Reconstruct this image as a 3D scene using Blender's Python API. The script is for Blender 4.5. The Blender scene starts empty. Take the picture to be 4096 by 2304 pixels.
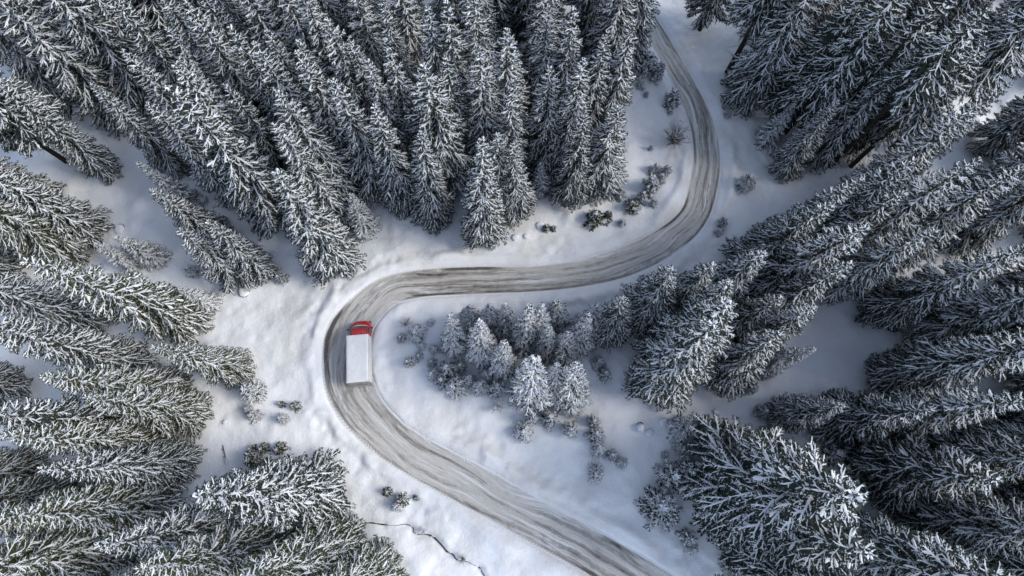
import bpy, math, random
import numpy as np
from mathutils import Matrix, Vector
sc = bpy.context.scene
col = sc.collection

# ---------------------------------------------------------------- camera
CAM_H = 61.5
cam = bpy.data.cameras.new('camera')
cam.sensor_fit = 'HORIZONTAL'; cam.sensor_width = 36.0; cam.lens = 19.995
cam.clip_start = 0.5; cam.clip_end = 3000
camo = bpy.data.objects.new('camera', cam); col.objects.link(camo)
camo.location = (0, 0, CAM_H); camo.rotation_euler = (math.radians(17.07), 0, 0)
sc.camera = camo

# ---------------------------------------------------------------- sky, sun, exposure
SUN_EL, SUN_AZ = 38.0, 97.0          # azimuth measured clockwise from +Y (the top of the picture)
w = bpy.data.worlds.new('World'); sc.world = w; w.use_nodes = True
nt = w.node_tree; bg = nt.nodes['Background']
sky = nt.nodes.new('ShaderNodeTexSky'); sky.sky_type = 'NISHITA'; sky.sun_disc = False
sky.sun_elevation = math.radians(SUN_EL); sky.sun_rotation = math.radians(SUN_AZ)
sky.altitude = 1400; sky.air_density = 1.0; sky.dust_density = 2.5; sky.ozone_density = 1.0
hs = nt.nodes.new('ShaderNodeHueSaturation'); hs.inputs['Saturation'].default_value = 0.7
nt.links.new(sky.outputs[0], hs.inputs['Color']); nt.links.new(hs.outputs[0], bg.inputs[0])
bg.inputs[1].default_value = 0.15
sl = bpy.data.lights.new('sun', 'SUN'); sl.energy = 1.2; sl.angle = math.radians(24); sl.color = (1.0, 0.95, 0.87)
so = bpy.data.objects.new('sun', sl); col.objects.link(so)
_e, _a = math.radians(SUN_EL), math.radians(SUN_AZ)
sdir = Vector((math.sin(_a) * math.cos(_e), math.cos(_a) * math.cos(_e), math.sin(_e)))
so.rotation_euler = sdir.to_track_quat('Z', 'Y').to_euler(); so.location = sdir * 120
vs = sc.view_settings
vs.view_transform = 'Standard'; vs.look = 'None'; vs.gamma = 1; vs.use_curve_mapping = False
vs.exposure = 0.95

sc.cycles.max_bounces = 5; sc.cycles.diffuse_bounces = 3; sc.cycles.glossy_bounces = 2
sc.cycles.transmission_bounces = 0; sc.cycles.volume_bounces = 0; sc.cycles.caustics_reflective = False

# ---------------------------------------------------------------- measured layout, metres on the ground
TREES=[
(-40.28, 34.17, 15.6, 0.002, 0.004, 'big', 'A', 1.0, 'dark-needled snowy spruce at the left forest edge beside the strip of blue-grey snow', 'spruces of the upper forest'),
(-37.68, 29.2, 10.5, -0.014, -0.021, 'young', 'A', 1.0, 'thin frosted spruce beside the shaded clearing, just left of a bushier one', 'spruces of the upper forest'),
(-33.93, 25.11, 13.4, -0.014, -0.032, 'big', 'A', 1.0, 'slim snowy spruce on the edge of the shaded left clearing, its foot behind another', 'spruces of the upper forest'),
(-31.16, 20.25, 13.0, 0.024, 0.056, 'big', 'A', 1.0, 'bushy white-tipped spruce above the square snow-covered boulder in the left clearing', 'spruces of the upper forest'),
(-28.61, 20.83, 13.4, 0.022, 0.035, 'big', 'A', 1.0, 'spruce half hidden between the bushy spruce over the boulder and the big one beside it', 'spruces of the upper forest'),
(-26.25, 27.48, 24.8, 0.0, 0.0, 'big', 'A', 1.0, 'very tall snow-laced spruce towering behind the forest edge left of the truck bend', 'spruces of the upper forest'),
(-20.27, 21.74, 20.4, 0.039, 0.047, 'big', 'A', 1.1, 'large snow-streaked spruce whose foot nearly touches the road bend above the truck', 'spruces of the upper forest'),
(-20.36, 27.73, 20.7, 0.0, 0.0, 'big', 'A', 1.0, 'spruce with white arms just behind the large spruce above the truck bend', 'spruces of the upper forest'),
(-19.9, 30.42, 14.8, 0.016, 0.011, 'big', 'A', 1.0, 'slim dark-trunked spruce left of the shaded gap in the upper forest edge', 'spruces of the upper forest'),
(-17.01, 26.05, 8.8, 0.049, 0.036, 'young', 'A', 1.0, 'small spruce standing right of the large spruce above the truck, foot on grey snow', 'spruces of the upper forest'),
(-17.03, 30.15, 6.3, 0.052, 0.033, 'young', 'A', 1.0, 'very small dim spruce alone in the shaded gap of the upper forest edge', 'spruces of the upper forest'),
(-15.41, 31.35, 20.9, 0.0, 0.0, 'big', 'A', 1.0, 'tall dark spruce behind the shaded gap in the upper forest edge', 'spruces of the upper forest'),
(-12.73, 29.41, 19.4, 0.054, 0.029, 'big', 'A', 1.0, 'wide snow-laden spruce at the left end of the front row above the middle road', 'spruces of the upper forest'),
(-9.16, 27.64, 18.3, 0.057, 0.022, 'big', 'A', 1.0, 'broad spruce with long drooping snow arms, left of the foremost spruce above the road', 'spruces of the upper forest'),
(-3.45, 25.16, 21.4, 0.04, 0.006, 'big', 'A', 1.05, 'foremost snow-laden spruce of the upper forest, its foot almost on the road edge', 'spruces of the upper forest'),
(-1.71, 28.81, 15.8, 0.027, 0.003, 'big', 'A', 1.0, 'spruce whose frosted top peeks out behind the foremost spruce above the road', 'spruces of the upper forest'),
(0.49, 28.12, 15.2, -0.014, 0.002, 'big', 'A', 1.0, 'frosty fan-branched spruce just right of the foremost spruce above the road', 'spruces of the upper forest'),
(3.67, 34.01, 18.6, -0.024, 0.002, 'big', 'A', 1.0, 'tall spruce with a narrow layered white top, right half of the upper forest', 'spruces of the upper forest'),
(3.35, 30.94, 6.8, -0.036, 0.003, 'young', 'A', 1.0, 'little spruce tucked under tall trees near the white slope of the upper bend', 'spruces of the upper forest'),
(6.86, 30.2, 17.0, -0.022, 0.004, 'big', 'A', 1.0, 'slender spruce second from the white slope inside the upper bend', 'spruces of the upper forest'),
(9.93, 31.63, 15.7, -0.026, 0.007, 'big', 'A', 1.0, 'slender frosted spruce at the forest corner facing the white slope of the upper bend', 'spruces of the upper forest'),
(-7.49, 32.13, 21.3, 0.0, 0.0, 'big', 'B', 1.0, 'snow-laden spruce, first treetop from the left, second row, forest above the road', 'spruces above the middle road'),
(-7.92, 38.7, 20.7, 0.0, 0.0, 'big', 'B', 1.0, 'snow-laden spruce, second treetop from the left, first row, forest above the road', 'spruces above the middle road'),
(-11.14, 34.67, 21.3, 0.0, 0.0, 'big', 'B', 1.0, 'snow-laden spruce, first treetop from the left, first row, forest above the road', 'spruces above the middle road'),
(-12.05, 41.91, 18.6, 0.0, 0.0, 'big', 'B', 1.0, 'snow-laden spruce in the forest above the road, top cut by the top frame edge', 'spruces above the middle road'),
(-5.9, 34.5, 19.9, 0.0, 0.0, 'big', 'B', 1.0, 'snow-laden spruce, second treetop from the left, second row, forest above the road', 'spruces above the middle road'),
(-6.05, 38.45, 21.3, 0.0, 0.0, 'big', 'B', 1.0, 'snow-laden spruce, third treetop from the left, first row, forest above the road', 'spruces above the middle road'),
(-2.99, 34.44, 20.4, 0.0, 0.0, 'big', 'B', 1.0, 'snow-laden spruce, fourth treetop from the left, first row, forest above the road', 'spruces above the middle road'),
(-3.17, 40.46, 21.2, 0.0, 0.0, 'big', 'B', 1.0, 'snow-laden spruce in the forest above the road, top cut by the top frame edge', 'spruces above the middle road'),
(-0.46, 32.1, 18.8, 0.0, 0.0, 'big', 'B', 1.0, 'snow-laden spruce, third treetop from the left, second row, forest above the road', 'spruces above the middle road'),
(-0.65, 37.22, 19.9, 0.0, 0.0, 'big', 'B', 1.0, 'snow-laden spruce, fifth treetop from the left, first row, forest above the road', 'spruces above the middle road'),
(3.3, 40.22, 19.2, 0.0, 0.0, 'big', 'B', 1.0, 'snow-laden spruce, sixth treetop from the left, first row, forest above the road', 'spruces above the middle road'),
(5.94, 33.4, 20.1, 0.0, 0.0, 'big', 'B', 1.0, 'snow-laden spruce, fourth treetop from the left, second row, forest above the road', 'spruces above the middle road'),
(5.66, 39.51, 20.2, 0.0, 0.0, 'big', 'B', 1.0, 'snow-laden spruce, seventh treetop from the left, first row, forest above the road', 'spruces above the middle road'),
(11.2, 46.24, 22.0, 0.0, 0.0, 'big', 'B', 1.0, 'snow-laden spruce in the forest above the road, top cut by the top frame edge', 'spruces above the middle road'),
(8.77, 37.97, 18.5, 0.0, 0.0, 'big', 'B', 1.0, 'snow-laden spruce, eighth treetop from the left, first row, forest above the road', 'spruces above the middle road'),
(11.22, 38.81, 19.2, 0.0, 0.0, 'big', 'B', 1.0, 'spruce on the right rim of the upper forest leaning over the top of the road', 'spruces above the middle road'),
(14.21, 48.88, 24.0, 0.0, 0.0, 'big', 'B', 1.0, 'snow-laden spruce in the forest above the road, top cut by the top frame edge', 'spruces above the middle road'),
(9.18, 51.98, 24.0, 0.0, 0.0, 'big', 'B', 1.0, 'snow-laden spruce in the forest above the road, top cut by the top frame edge', 'spruces above the middle road'),
(2.34, 51.2, 23.0, 0.0, 0.0, 'big', 'B', 1.0, 'snow-laden spruce in the forest above the road, top cut by the top frame edge', 'spruces above the middle road'),
(-2.21, 51.98, 23.0, 0.0, 0.0, 'big', 'B', 1.0, 'snow-laden spruce in the forest above the road, top cut by the top frame edge', 'spruces above the middle road'),
(-7.06, 50.81, 23.0, 0.0, 0.0, 'big', 'B', 1.0, 'snow-laden spruce in the forest above the road, top cut by the top frame edge', 'spruces above the middle road'),
(-11.85, 49.27, 23.0, 0.0, 0.0, 'big', 'B', 1.0, 'snow-laden spruce in the forest above the road, top cut by the top frame edge', 'spruces above the middle road'),
(-22.46, 37.48, 19.3, 0.0, 0.0, 'big', 'C', 1.0, 'snow-laden spruce, sixth treetop from the left, first row, upper left forest', 'spruces at the upper left'),
(-24.94, 36.44, 21.2, 0.0, 0.0, 'big', 'C', 1.0, 'snow-laden spruce, fourth treetop from the left, first row, upper left forest', 'spruces at the upper left'),
(-19.89, 30.03, 20.8, 0.0, 0.0, 'big', 'C', 1.0, 'snow-laden spruce, fifth treetop from the left, second row, upper left forest', 'spruces at the upper left'),
(-19.6, 36.76, 19.0, 0.0, 0.0, 'big', 'C', 1.0, 'snow-laden spruce, seventh treetop from the left, first row, upper left forest', 'spruces at the upper left'),
(-16.15, 37.41, 20.9, 0.0, 0.0, 'big', 'C', 1.0, 'snow-laden spruce, ninth treetop from the left, first row, upper left forest', 'spruces at the upper left'),
(-14.83, 37.08, 18.9, 0.0, 0.0, 'big', 'C', 1.0, 'snow-laden spruce, tenth treetop from the left, first row, upper left forest', 'spruces at the upper left'),
(-12.42, 33.63, 20.4, 0.0, 0.0, 'big', 'C', 1.0, 'snow-laden spruce, sixth treetop from the left, second row, upper left forest', 'spruces at the upper left'),
(-21.48, 48.88, 23.0, 0.0, 0.0, 'big', 'C', 1.0, 'snow-laden spruce in the upper left forest, top cut by the top frame edge', 'spruces at the upper left'),
(-25.38, 32.28, 18.9, 0.0, 0.0, 'big', 'C', 1.0, 'snow-laden spruce, fourth treetop from the left, second row, upper left forest', 'spruces at the upper left'),
(-31.62, 38.33, 18.5, 0.0, 0.0, 'big', 'C', 1.0, 'snow-laden spruce, second treetop from the left, first row, upper left forest', 'spruces at the upper left'),
(-29.05, 38.9, 21.1, 0.0, 0.0, 'big', 'C', 1.0, 'snow-laden spruce, third treetop from the left, first row, upper left forest', 'spruces at the upper left'),
(-42.88, 46.24, 23.0, 0.0, 0.0, 'big', 'C', 1.0, 'snow-laden spruce in the upper left forest, top cut by the top frame edge', 'spruces at the upper left'),
(-35.39, 35.81, 19.1, 0.0, 0.0, 'big', 'C', 1.0, 'snow-laden spruce, first treetop from the left, first row, upper left forest', 'spruces at the upper left'),
(-44.38, 44.01, 24.0, 0.0, 0.0, 'big', 'C', 1.0, 'snow-laden spruce in the upper left forest, top cut by the top frame edge', 'spruces at the upper left'),
(-48.09, 41.28, 24.0, 0.0, 0.0, 'big', 'C', 1.0, 'snow-laden spruce in the upper left forest, top cut by the top frame edge', 'spruces at the upper left'),
(-40.31, 50.04, 23.0, 0.0, 0.0, 'big', 'C', 1.0, 'snow-laden spruce in the upper left forest, top cut by the top frame edge', 'spruces at the upper left'),
(-27.75, 50.42, 23.0, 0.0, 0.0, 'big', 'C', 1.0, 'snow-laden spruce in the upper left forest, top cut by the top frame edge', 'spruces at the upper left'),
(-16.92, 48.12, 23.0, 0.0, 0.0, 'big', 'C', 1.0, 'snow-laden spruce in the upper left forest, top cut by the top frame edge', 'spruces at the upper left'),
(-35.41, 51.98, 22.0, 0.0, 0.0, 'big', 'C', 1.0, 'snow-laden spruce in the upper left forest, top cut by the top frame edge', 'spruces at the upper left'),
(-47.99, 49.65, 22.0, 0.0, 0.0, 'big', 'C', 1.0, 'snow-laden spruce in the upper left forest, top cut by the top frame edge', 'spruces at the upper left'),
(-48.66, 33.56, 18.7, 0.016, 0.039, 'big', 'D', 1.0, 'long spruce reaching from the left clearing to the upper left frame edge', 'spruces at the lower left'),
(-54.11, 34.92, 24.0, 0.0, 0.0, 'bole', 'D', 1.0, 'spruce with a thick bare brown trunk foot showing in the left clearing', 'spruces at the lower left'),
(-51.11, 34.37, 23.0, 0.0, 0.0, 'bole', 'D', 1.0, 'spruce with a thin bare trunk foot in the left clearing beside a longer tree', 'spruces at the lower left'),
(-48.77, 25.65, 21.0, 0.0, 0.0, 'big', 'D', 1.0, 'snow-thick spruce lying along the lower rim of the shaded left clearing', 'spruces at the lower left'),
(-50.9, 23.48, 20.0, 0.0, 0.0, 'big', 'D', 1.0, 'densely white spruce at the left frame edge below the shaded clearing', 'spruces at the lower left'),
(-42.96, 21.8, 7.0, -0.003, -0.025, 'young', 'D', 1.0, 'small grey-green spruce in the left clearing, left one of a little pair', 'spruces at the lower left'),
(-40.78, 22.42, 7.3, -0.009, -0.031, 'young', 'D', 1.0, 'small plump snowy spruce in the left clearing, right one of a little pair', 'spruces at the lower left'),
(-36.14, 15.09, 22.3, -0.001, -0.014, 'big', 'D', 1.0, 'long green spruce stretching left above the small open snow patch at the left', 'spruces at the lower left'),
(-34.24, 17.01, 6.3, 0.002, -0.002, 'young', 'D', 1.0, 'small bright snowy spruce with upturned twigs at the right end of a long green one', 'spruces at the lower left'),
(-29.38, 9.52, 15.7, -0.002, -0.008, 'big', 'D', 1.0, 'medium spruce with thick snow plumes jutting right onto the bright snow left of the truck', 'spruces at the lower left'),
(-46.58, 14.88, 21.0, 0.0, 0.0, 'big', 'D', 1.0, 'green spruce with a stub of trunk showing beside the small open snow patch', 'spruces at the lower left'),
(-40.37, 10.0, 23.0, 0.0, 0.0, 'big', 'D', 1.0, 'green snow-streaked spruce in the lower left forest, top cut by the left frame edge', 'spruces at the lower left'),
(-35.98, 7.29, 18.4, 0.003, -0.051, 'big', 'D', 1.0, 'green snow-streaked spruce, only treetop in the first row, lower left forest', 'spruces at the lower left'),
(-33.54, 4.91, 16.5, 0.001, -0.015, 'big', 'D', 1.1, 'broad fan-shaped green spruce pointing its foot at the fallen pole', 'spruces at the lower left'),
(-37.75, 3.48, 22.0, 0.0, 0.0, 'bole', 'D', 1.0, 'spruce with a bare trunk stub peeking between two broad green crowns at the left', 'spruces at the lower left'),
(-36.27, 1.93, 19.9, -0.0, -0.007, 'big', 'D', 1.0, 'green snow-streaked spruce, only treetop in the second row, lower left forest', 'spruces at the lower left'),
(-33.87, 0.01, 19.0, -0.002, -0.0, 'big', 'D', 1.0, 'brownish green spruce whose rounded foot borders the snow left of the fallen pole', 'spruces at the lower left'),
(-35.51, -3.85, 19.6, -0.003, 0.005, 'big', 'D', 1.0, 'green snow-streaked spruce in the lower left forest, top cut by the left frame edge', 'spruces at the lower left'),
(-19.16, -2.85, 25.0, -0.008, 0.022, 'big', 'D', 1.1, 'broad spruce by the bright snow below the fallen pole, its foot nearest the lower road', 'spruces at the lower left'),
(-27.25, -5.87, 21.0, -0.015, 0.032, 'big', 'D', 1.0, 'green snow-streaked spruce, only treetop in the third row, lower left forest', 'spruces at the lower left'),
(-23.2, -7.91, 21.2, -0.032, 0.052, 'big', 'D', 1.0, 'green snow-streaked spruce, only treetop in the fourth row, lower left forest', 'spruces at the lower left'),
(-16.98, -8.57, 21.9, -0.037, 0.048, 'big', 'D', 1.0, 'spruce at the lower left whose foot curves round a round snow hollow', 'spruces at the lower left'),
(-13.03, -10.49, 20.3, -0.046, 0.04, 'big', 'D', 1.0, 'spruce at the bottom frame edge nearest to the dark stream crack', 'spruces at the lower left'),
(-38.98, -7.59, 22.0, 0.0, 0.0, 'big', 'D', 1.0, 'green snow-streaked spruce in the lower left forest, top cut by the left frame edge', 'spruces at the lower left'),
(-31.57, -10.3, 22.0, 0.0, 0.0, 'big', 'D', 1.0, 'green snow-streaked spruce in the lower left forest, top cut by the left frame edge', 'spruces at the lower left'),
(-21.13, -11.62, 20.0, 0.0, 0.0, 'big', 'D', 1.0, 'green snow-streaked spruce in the lower left forest, top cut by the bottom frame edge', 'spruces at the lower left'),
(24.69, 54.47, 24.0, 0.0, 0.0, 'low', 'E', 1.0, 'dark spruce with a short bare trunk beside the top of the road', 'spruces at the upper right'),
(27.51, 47.67, 26.0, 0.0, 0.0, 'bole', 'E', 1.0, 'dark spruce with a long bare black trunk on blue snow beside the upper road', 'spruces at the upper right'),
(29.58, 44.38, 24.0, 0.0, 0.0, 'big', 'E', 1.0, 'dark low-branched spruce third along the blue snow right of the upper road', 'spruces at the upper right'),
(33.73, 39.08, 26.0, 0.0, 0.0, 'bole', 'E', 1.0, 'dark snow-laced spruce in the upper right forest, top cut by the top frame edge', 'spruces at the upper right'),
(32.77, 41.1, 25.0, 0.0, 0.0, 'low', 'E', 1.0, 'dark snow-laced spruce in the upper right forest, top cut by the top frame edge', 'spruces at the upper right'),
(31.29, 37.92, 8.0, 0.0, 0.0, 'young', 'E', 1.0, 'small stubby spruce at the front corner of the upper right forest', 'spruces at the upper right'),
(36.55, 37.78, 25.0, 0.0, 0.0, 'low', 'E', 1.0, 'dark snow-laced spruce in the upper right forest, top cut by the top frame edge', 'spruces at the upper right'),
(32.66, 33.82, 13.3, -0.036, 0.049, 'big', 'E', 1.0, 'foremost spruce of the upper right forest, bushy foot above the lone roadside bush', 'spruces at the upper right'),
(38.49, 34.44, 25.0, 0.0, 0.0, 'mast', 'E', 1.0, 'spruce with a thick bare pale trunk crossing the grey snow at the upper right', 'spruces at the upper right'),
(41.6, 35.91, 20.0, 0.0, 0.0, 'bole', 'E', 1.0, 'spruce with a thin short bare trunk between two longer bare trunks', 'spruces at the upper right'),
(46.15, 36.6, 26.0, 0.0, 0.0, 'mast', 'E', 1.0, 'spruce with the longest bare trunk, crossing grey snow towards the right frame edge', 'spruces at the upper right'),
(36.72, 35.39, 19.1, 0.0, 0.0, 'big', 'E', 1.0, 'dark snow-laced spruce, first treetop from the left, first row, upper right forest', 'spruces at the upper right'),
(37.37, 44.75, 24.0, 0.0, 0.0, 'big', 'E', 1.0, 'dark snow-laced spruce in the upper right forest, top cut by the top frame edge', 'spruces at the upper right'),
(41.13, 38.04, 21.4, 0.0, 0.0, 'big', 'E', 1.0, 'dark snow-laced spruce, second treetop from the left, first row, upper right forest', 'spruces at the upper right'),
(41.16, 34.44, 21.1, 0.0, 0.0, 'mast', 'E', 1.0, 'dark snow-laced spruce, third treetop from the left, first row, upper right forest', 'spruces at the upper right'),
(40.01, 47.36, 24.0, 0.0, 0.0, 'big', 'E', 1.0, 'dark snow-laced spruce in the upper right forest, top cut by the top frame edge', 'spruces at the upper right'),
(28.28, 23.69, 19.3, 0.033, -0.051, 'big', 'F', 1.0, 'bright-tipped spruce on the upper rim of the right forest beside open grey snow', 'spruces along the right'),
(27.47, 18.84, 20.6, 0.022, -0.049, 'big', 'F', 1.0, 'long snowy spruce second below the open grey snow at the right of the road bend', 'spruces along the right'),
(33.4, 24.15, 19.4, 0.0, 0.0, 'big', 'F', 1.0, 'dark snow-laced spruce, second treetop from the left, third row, right-hand forest', 'spruces along the right'),
(37.28, 23.2, 21.4, 0.0, 0.0, 'big', 'F', 1.0, 'dark snow-laced spruce, third treetop from the left, third row, right-hand forest', 'spruces along the right'),
(34.49, 18.91, 18.0, 0.019, -0.058, 'big', 'F', 1.0, 'dark snow-laced spruce, third treetop from the left, fourth row, right-hand forest', 'spruces along the right'),
(41.7, 22.95, 20.1, 0.0, 0.0, 'big', 'F', 1.0, 'dark snow-laced spruce in the right-hand forest, top cut by the right frame edge', 'spruces along the right'),
(40.34, 16.05, 20.5, 0.0, 0.0, 'big', 'F', 1.0, 'dark snow-laced spruce in the right-hand forest, top cut by the right frame edge', 'spruces along the right'),
(43.92, 31.99, 19.1, 0.0, 0.0, 'big', 'F', 1.0, 'dark snow-laced spruce, only treetop in the first row, right-hand forest', 'spruces along the right'),
(38.2, 28.08, 21.3, 0.0, 0.0, 'big', 'F', 1.0, 'dark snow-laced spruce, only treetop in the second row, right-hand forest', 'spruces along the right'),
(22.88, 13.97, 14.4, 0.017, -0.032, 'big', 'F', 1.0, 'thin lacy spruce spire at the upper end of the right-hand shaded clearing', 'spruces along the right'),
(25.54, 12.33, 15.8, 0.0, 0.003, 'big', 'F', 1.0, 'lacy pointed spruce overhanging the left rim of the right-hand shaded clearing', 'spruces along the right'),
(27.3, 10.24, 10.7, 0.008, -0.037, 'young', 'F', 1.0, 'short thin spruce spike pointing into the right-hand shaded clearing', 'spruces along the right'),
(50.85, 16.02, 24.0, 0.0, 0.0, 'bole', 'F', 1.0, 'dark snow-laced spruce in the right-hand forest, top cut by the right frame edge', 'spruces along the right'),
(44.49, 13.6, 20.0, 0.0, 0.0, 'big', 'F', 1.0, 'spruce standing alone at the right rim of the right-hand shaded clearing', 'spruces along the right'),
(46.85, 11.79, 22.0, 0.0, 0.0, 'bole', 'F', 1.0, 'spruce with a thin bare trunk lying across the right-hand shaded clearing edge', 'spruces along the right'),
(40.25, 8.78, 24.0, 0.0, 0.0, 'big', 'F', 1.0, 'dark spruce with combed upright twigs on the lower rim of the shaded right clearing', 'spruces along the right'),
(28.54, 4.76, 12.3, 0.001, -0.006, 'big', 'F', 1.0, 'small pointed spruce at the left tip of the lower right forest', 'spruces along the right'),
(33.49, 4.37, 15.4, -0.003, -0.024, 'big', 'F', 1.0, 'dark herringbone spruce just behind the small pointed one at the lower right', 'spruces along the right'),
(37.35, 4.43, 20.6, 0.0, 0.0, 'big', 'F', 1.0, 'dark snow-laced spruce in the right-hand forest, top cut by the right frame edge', 'spruces along the right'),
(21.94, -1.69, 23.5, -0.004, -0.017, 'big', 'F', 1.4, 'huge dark spruce with flat snow pads, widest tree at the lower right', 'spruces along the right'),
(37.07, -0.06, 16.3, -0.014, -0.051, 'big', 'F', 1.25, 'dark snow-laced spruce, only treetop in the sixth row, right-hand forest', 'spruces along the right'),
(23.75, -5.39, 21.1, -0.01, -0.023, 'big', 'F', 1.3, 'broad spruce bordering the lower right snow slope below the huge dark one', 'spruces along the right'),
(24.62, -9.85, 24.0, 0.0, 0.0, 'big', 'F', 1.2, 'dark snow-laced spruce in the right-hand forest, top cut by the bottom frame edge', 'spruces along the right'),
(31.16, -7.36, 24.0, 0.0, 0.0, 'big', 'F', 1.2, 'dark snow-laced spruce in the right-hand forest, top cut by the right frame edge', 'spruces along the right'),
(40.31, -5.28, 24.0, 0.0, 0.0, 'big', 'F', 1.0, 'dark snow-laced spruce in the right-hand forest, top cut by the right frame edge', 'spruces along the right'),
(38.04, -10.3, 24.0, 0.0, 0.0, 'big', 'F', 1.0, 'dark snow-laced spruce in the right-hand forest, top cut by the right frame edge', 'spruces along the right'),
(-6.21, 12.12, 13.5, 0.054, 0.029, 'young', 'G', 1.1, 'conical frosted young spruce, leftmost of the island thicket', 'young spruces inside the hairpin'),
(-4.58, 14.55, 7.6, 0.057, 0.02, 'young', 'G', 1.0, 'small young spruce top between the two leftmost of the island thicket', 'young spruces inside the hairpin'),
(-2.44, 14.07, 10.5, 0.029, 0.006, 'young', 'G', 1.0, 'frosted young spruce at the road side of the island thicket, left of a darker one', 'young spruces inside the hairpin'),
(-3.33, 11.52, 14.7, 0.051, 0.015, 'young', 'G', 1.1, 'large white conical young spruce, second from the left in the island thicket', 'young spruces inside the hairpin'),
(-0.76, 13.81, 11.6, 0.019, 0.001, 'young', 'G', 1.0, 'dim young spruce at the road side in the middle of the island thicket', 'young spruces inside the hairpin'),
(-1.14, 9.78, 14.1, 0.032, 0.004, 'young', 'G', 1.0, 'small white young spruce standing forward at the lower edge of the thicket', 'young spruces inside the hairpin'),
(1.21, 12.53, 15.6, 0.006, -0.0, 'young', 'G', 1.1, 'tall pale young spruce in the middle of the island thicket', 'young spruces inside the hairpin'),
(2.84, 13.04, 13.7, -0.027, 0.006, 'young', 'G', 1.0, 'twin-topped pale young spruce right of the middle of the island thicket', 'young spruces inside the hairpin'),
(4.53, 14.95, 8.3, -0.039, 0.011, 'young', 'G', 1.0, 'small dark young spruce closest to the road in the island thicket', 'young spruces inside the hairpin'),
(3.73, 11.43, 12.4, -0.03, 0.009, 'young', 'G', 1.0, 'frosted young spruce below the pale middle ones, left of a similar one', 'young spruces inside the hairpin'),
(5.55, 10.93, 11.2, -0.052, 0.025, 'young', 'G', 1.0, 'brilliant white young spruce at the lower right of the island thicket', 'young spruces inside the hairpin'),
(7.13, 12.3, 13.2, -0.052, 0.031, 'young', 'G', 1.0, 'leaning white young spruce at the right of the island thicket', 'young spruces inside the hairpin'),
(8.76, 14.18, 8.8, -0.052, 0.033, 'young', 'G', 1.0, 'slim young spruce between the leaning white one and the dark one', 'young spruces inside the hairpin'),
(2.03, 7.12, 19.9, -0.025, 0.007, 'young', 'G', 1.35, 'round bushy frosted spruce standing apart below the island thicket', 'young spruces inside the hairpin'),
(4.33, 7.28, 15.0, -0.046, 0.027, 'young', 'G', 1.0, 'narrow frosted spruce between the round bushy one and the twiggy one', 'young spruces inside the hairpin'),
(5.96, 6.66, 16.3, -0.044, 0.042, 'young', 'G', 1.35, 'twiggy rime-covered spruce with open branches below the island thicket', 'young spruces inside the hairpin'),
(10.85, 13.77, 12.6, -0.047, 0.039, 'big', 'G', 1.0, 'dark young spruce at the right end of the island thicket inside the hairpin', 'young spruces inside the hairpin'),
(14.42, 15.65, 14.2, -0.043, 0.044, 'big', 'G', 1.15, 'dark spruce with a ragged crown closest to the lower side of the middle road', 'young spruces inside the hairpin'),
(17.66, 16.63, 14.9, -0.014, 0.015, 'big', 'G', 1.0, 'spruce right of the ragged one, at the roadside corner of the right-hand forest', 'young spruces inside the hairpin'),
(18.37, 13.3, 16.8, -0.032, 0.052, 'big', 'G', 1.15, 'bright-topped bushy spruce above the large fan-shaped one at the right of the island', 'young spruces inside the hairpin'),
(16.79, 10.34, 20.3, -0.026, 0.055, 'big', 'G', 1.2, 'thick snow-armed spruce in the middle of the forest right of the island', 'young spruces inside the hairpin'),
(15.38, 8.17, 22.5, -0.025, 0.056, 'big', 'G', 1.25, 'large fan-shaped spruce with heavy white arms right of the island thicket', 'young spruces inside the hairpin'),
(22.26, 9.07, 15.5, -0.016, 0.059, 'big', 'G', 1.2, 'snow-tipped spruce right of the large fan-shaped one, over the small clearing rim', 'young spruces inside the hairpin'),
(26.09, 21.56, 18.0, 0.032, -0.052, 'big', 'F', 1.0, 'dark snow-laced spruce, second treetop from the left, fourth row, right-hand forest', 'spruces along the right'),
(27.25, 15.83, 18.6, 0.01, -0.028, 'big', 'F', 1.0, 'dark snow-laced spruce, only treetop in the fifth row, right-hand forest', 'spruces along the right'),
(32.82, 22.49, 18.2, 0.025, -0.056, 'big', 'F', 1.0, 'dark snow-laced spruce, first treetop from the left, third row, right-hand forest', 'spruces along the right'),
(21.61, 17.55, 16.4, 0.015, -0.02, 'big', 'F', 1.0, 'dark snow-laced spruce, first treetop from the left, fourth row, right-hand forest', 'spruces along the right'),
(5.05, 61.23, 19.2, 0.0, 0.0, 'big', 'B', 1.0, 'snow-laden spruce in the forest above the road, top cut by the top frame edge', 'spruces above the middle road'),
(8.78, 62.68, 20.3, 0.0, 0.0, 'big', 'B', 1.0, 'snow-laden spruce in the forest above the road, top cut by the top frame edge', 'spruces above the middle road'),
(-6.29, 62.09, 20.1, 0.0, 0.0, 'big', 'B', 1.0, 'snow-laden spruce in the forest above the road, top cut by the top frame edge', 'spruces above the middle road'),
(-4.2, 56.1, 20.4, 0.0, 0.0, 'big', 'B', 1.0, 'snow-laden spruce in the forest above the road, top cut by the top frame edge', 'spruces above the middle road'),
(-3.66, 46.84, 21.7, 0.0, 0.0, 'big', 'B', 1.0, 'snow-laden spruce in the forest above the road, top cut by the top frame edge', 'spruces above the middle road'),
(-1.02, 61.26, 18.4, 0.0, 0.0, 'big', 'B', 1.0, 'snow-laden spruce in the forest above the road, top cut by the top frame edge', 'spruces above the middle road'),
(0.6, 56.79, 20.7, 0.0, 0.0, 'big', 'B', 1.0, 'snow-laden spruce in the forest above the road, top cut by the top frame edge', 'spruces above the middle road'),
(4.1, 55.17, 20.7, 0.0, 0.0, 'big', 'B', 1.0, 'snow-laden spruce in the forest above the road, top cut by the top frame edge', 'spruces above the middle road'),
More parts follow.
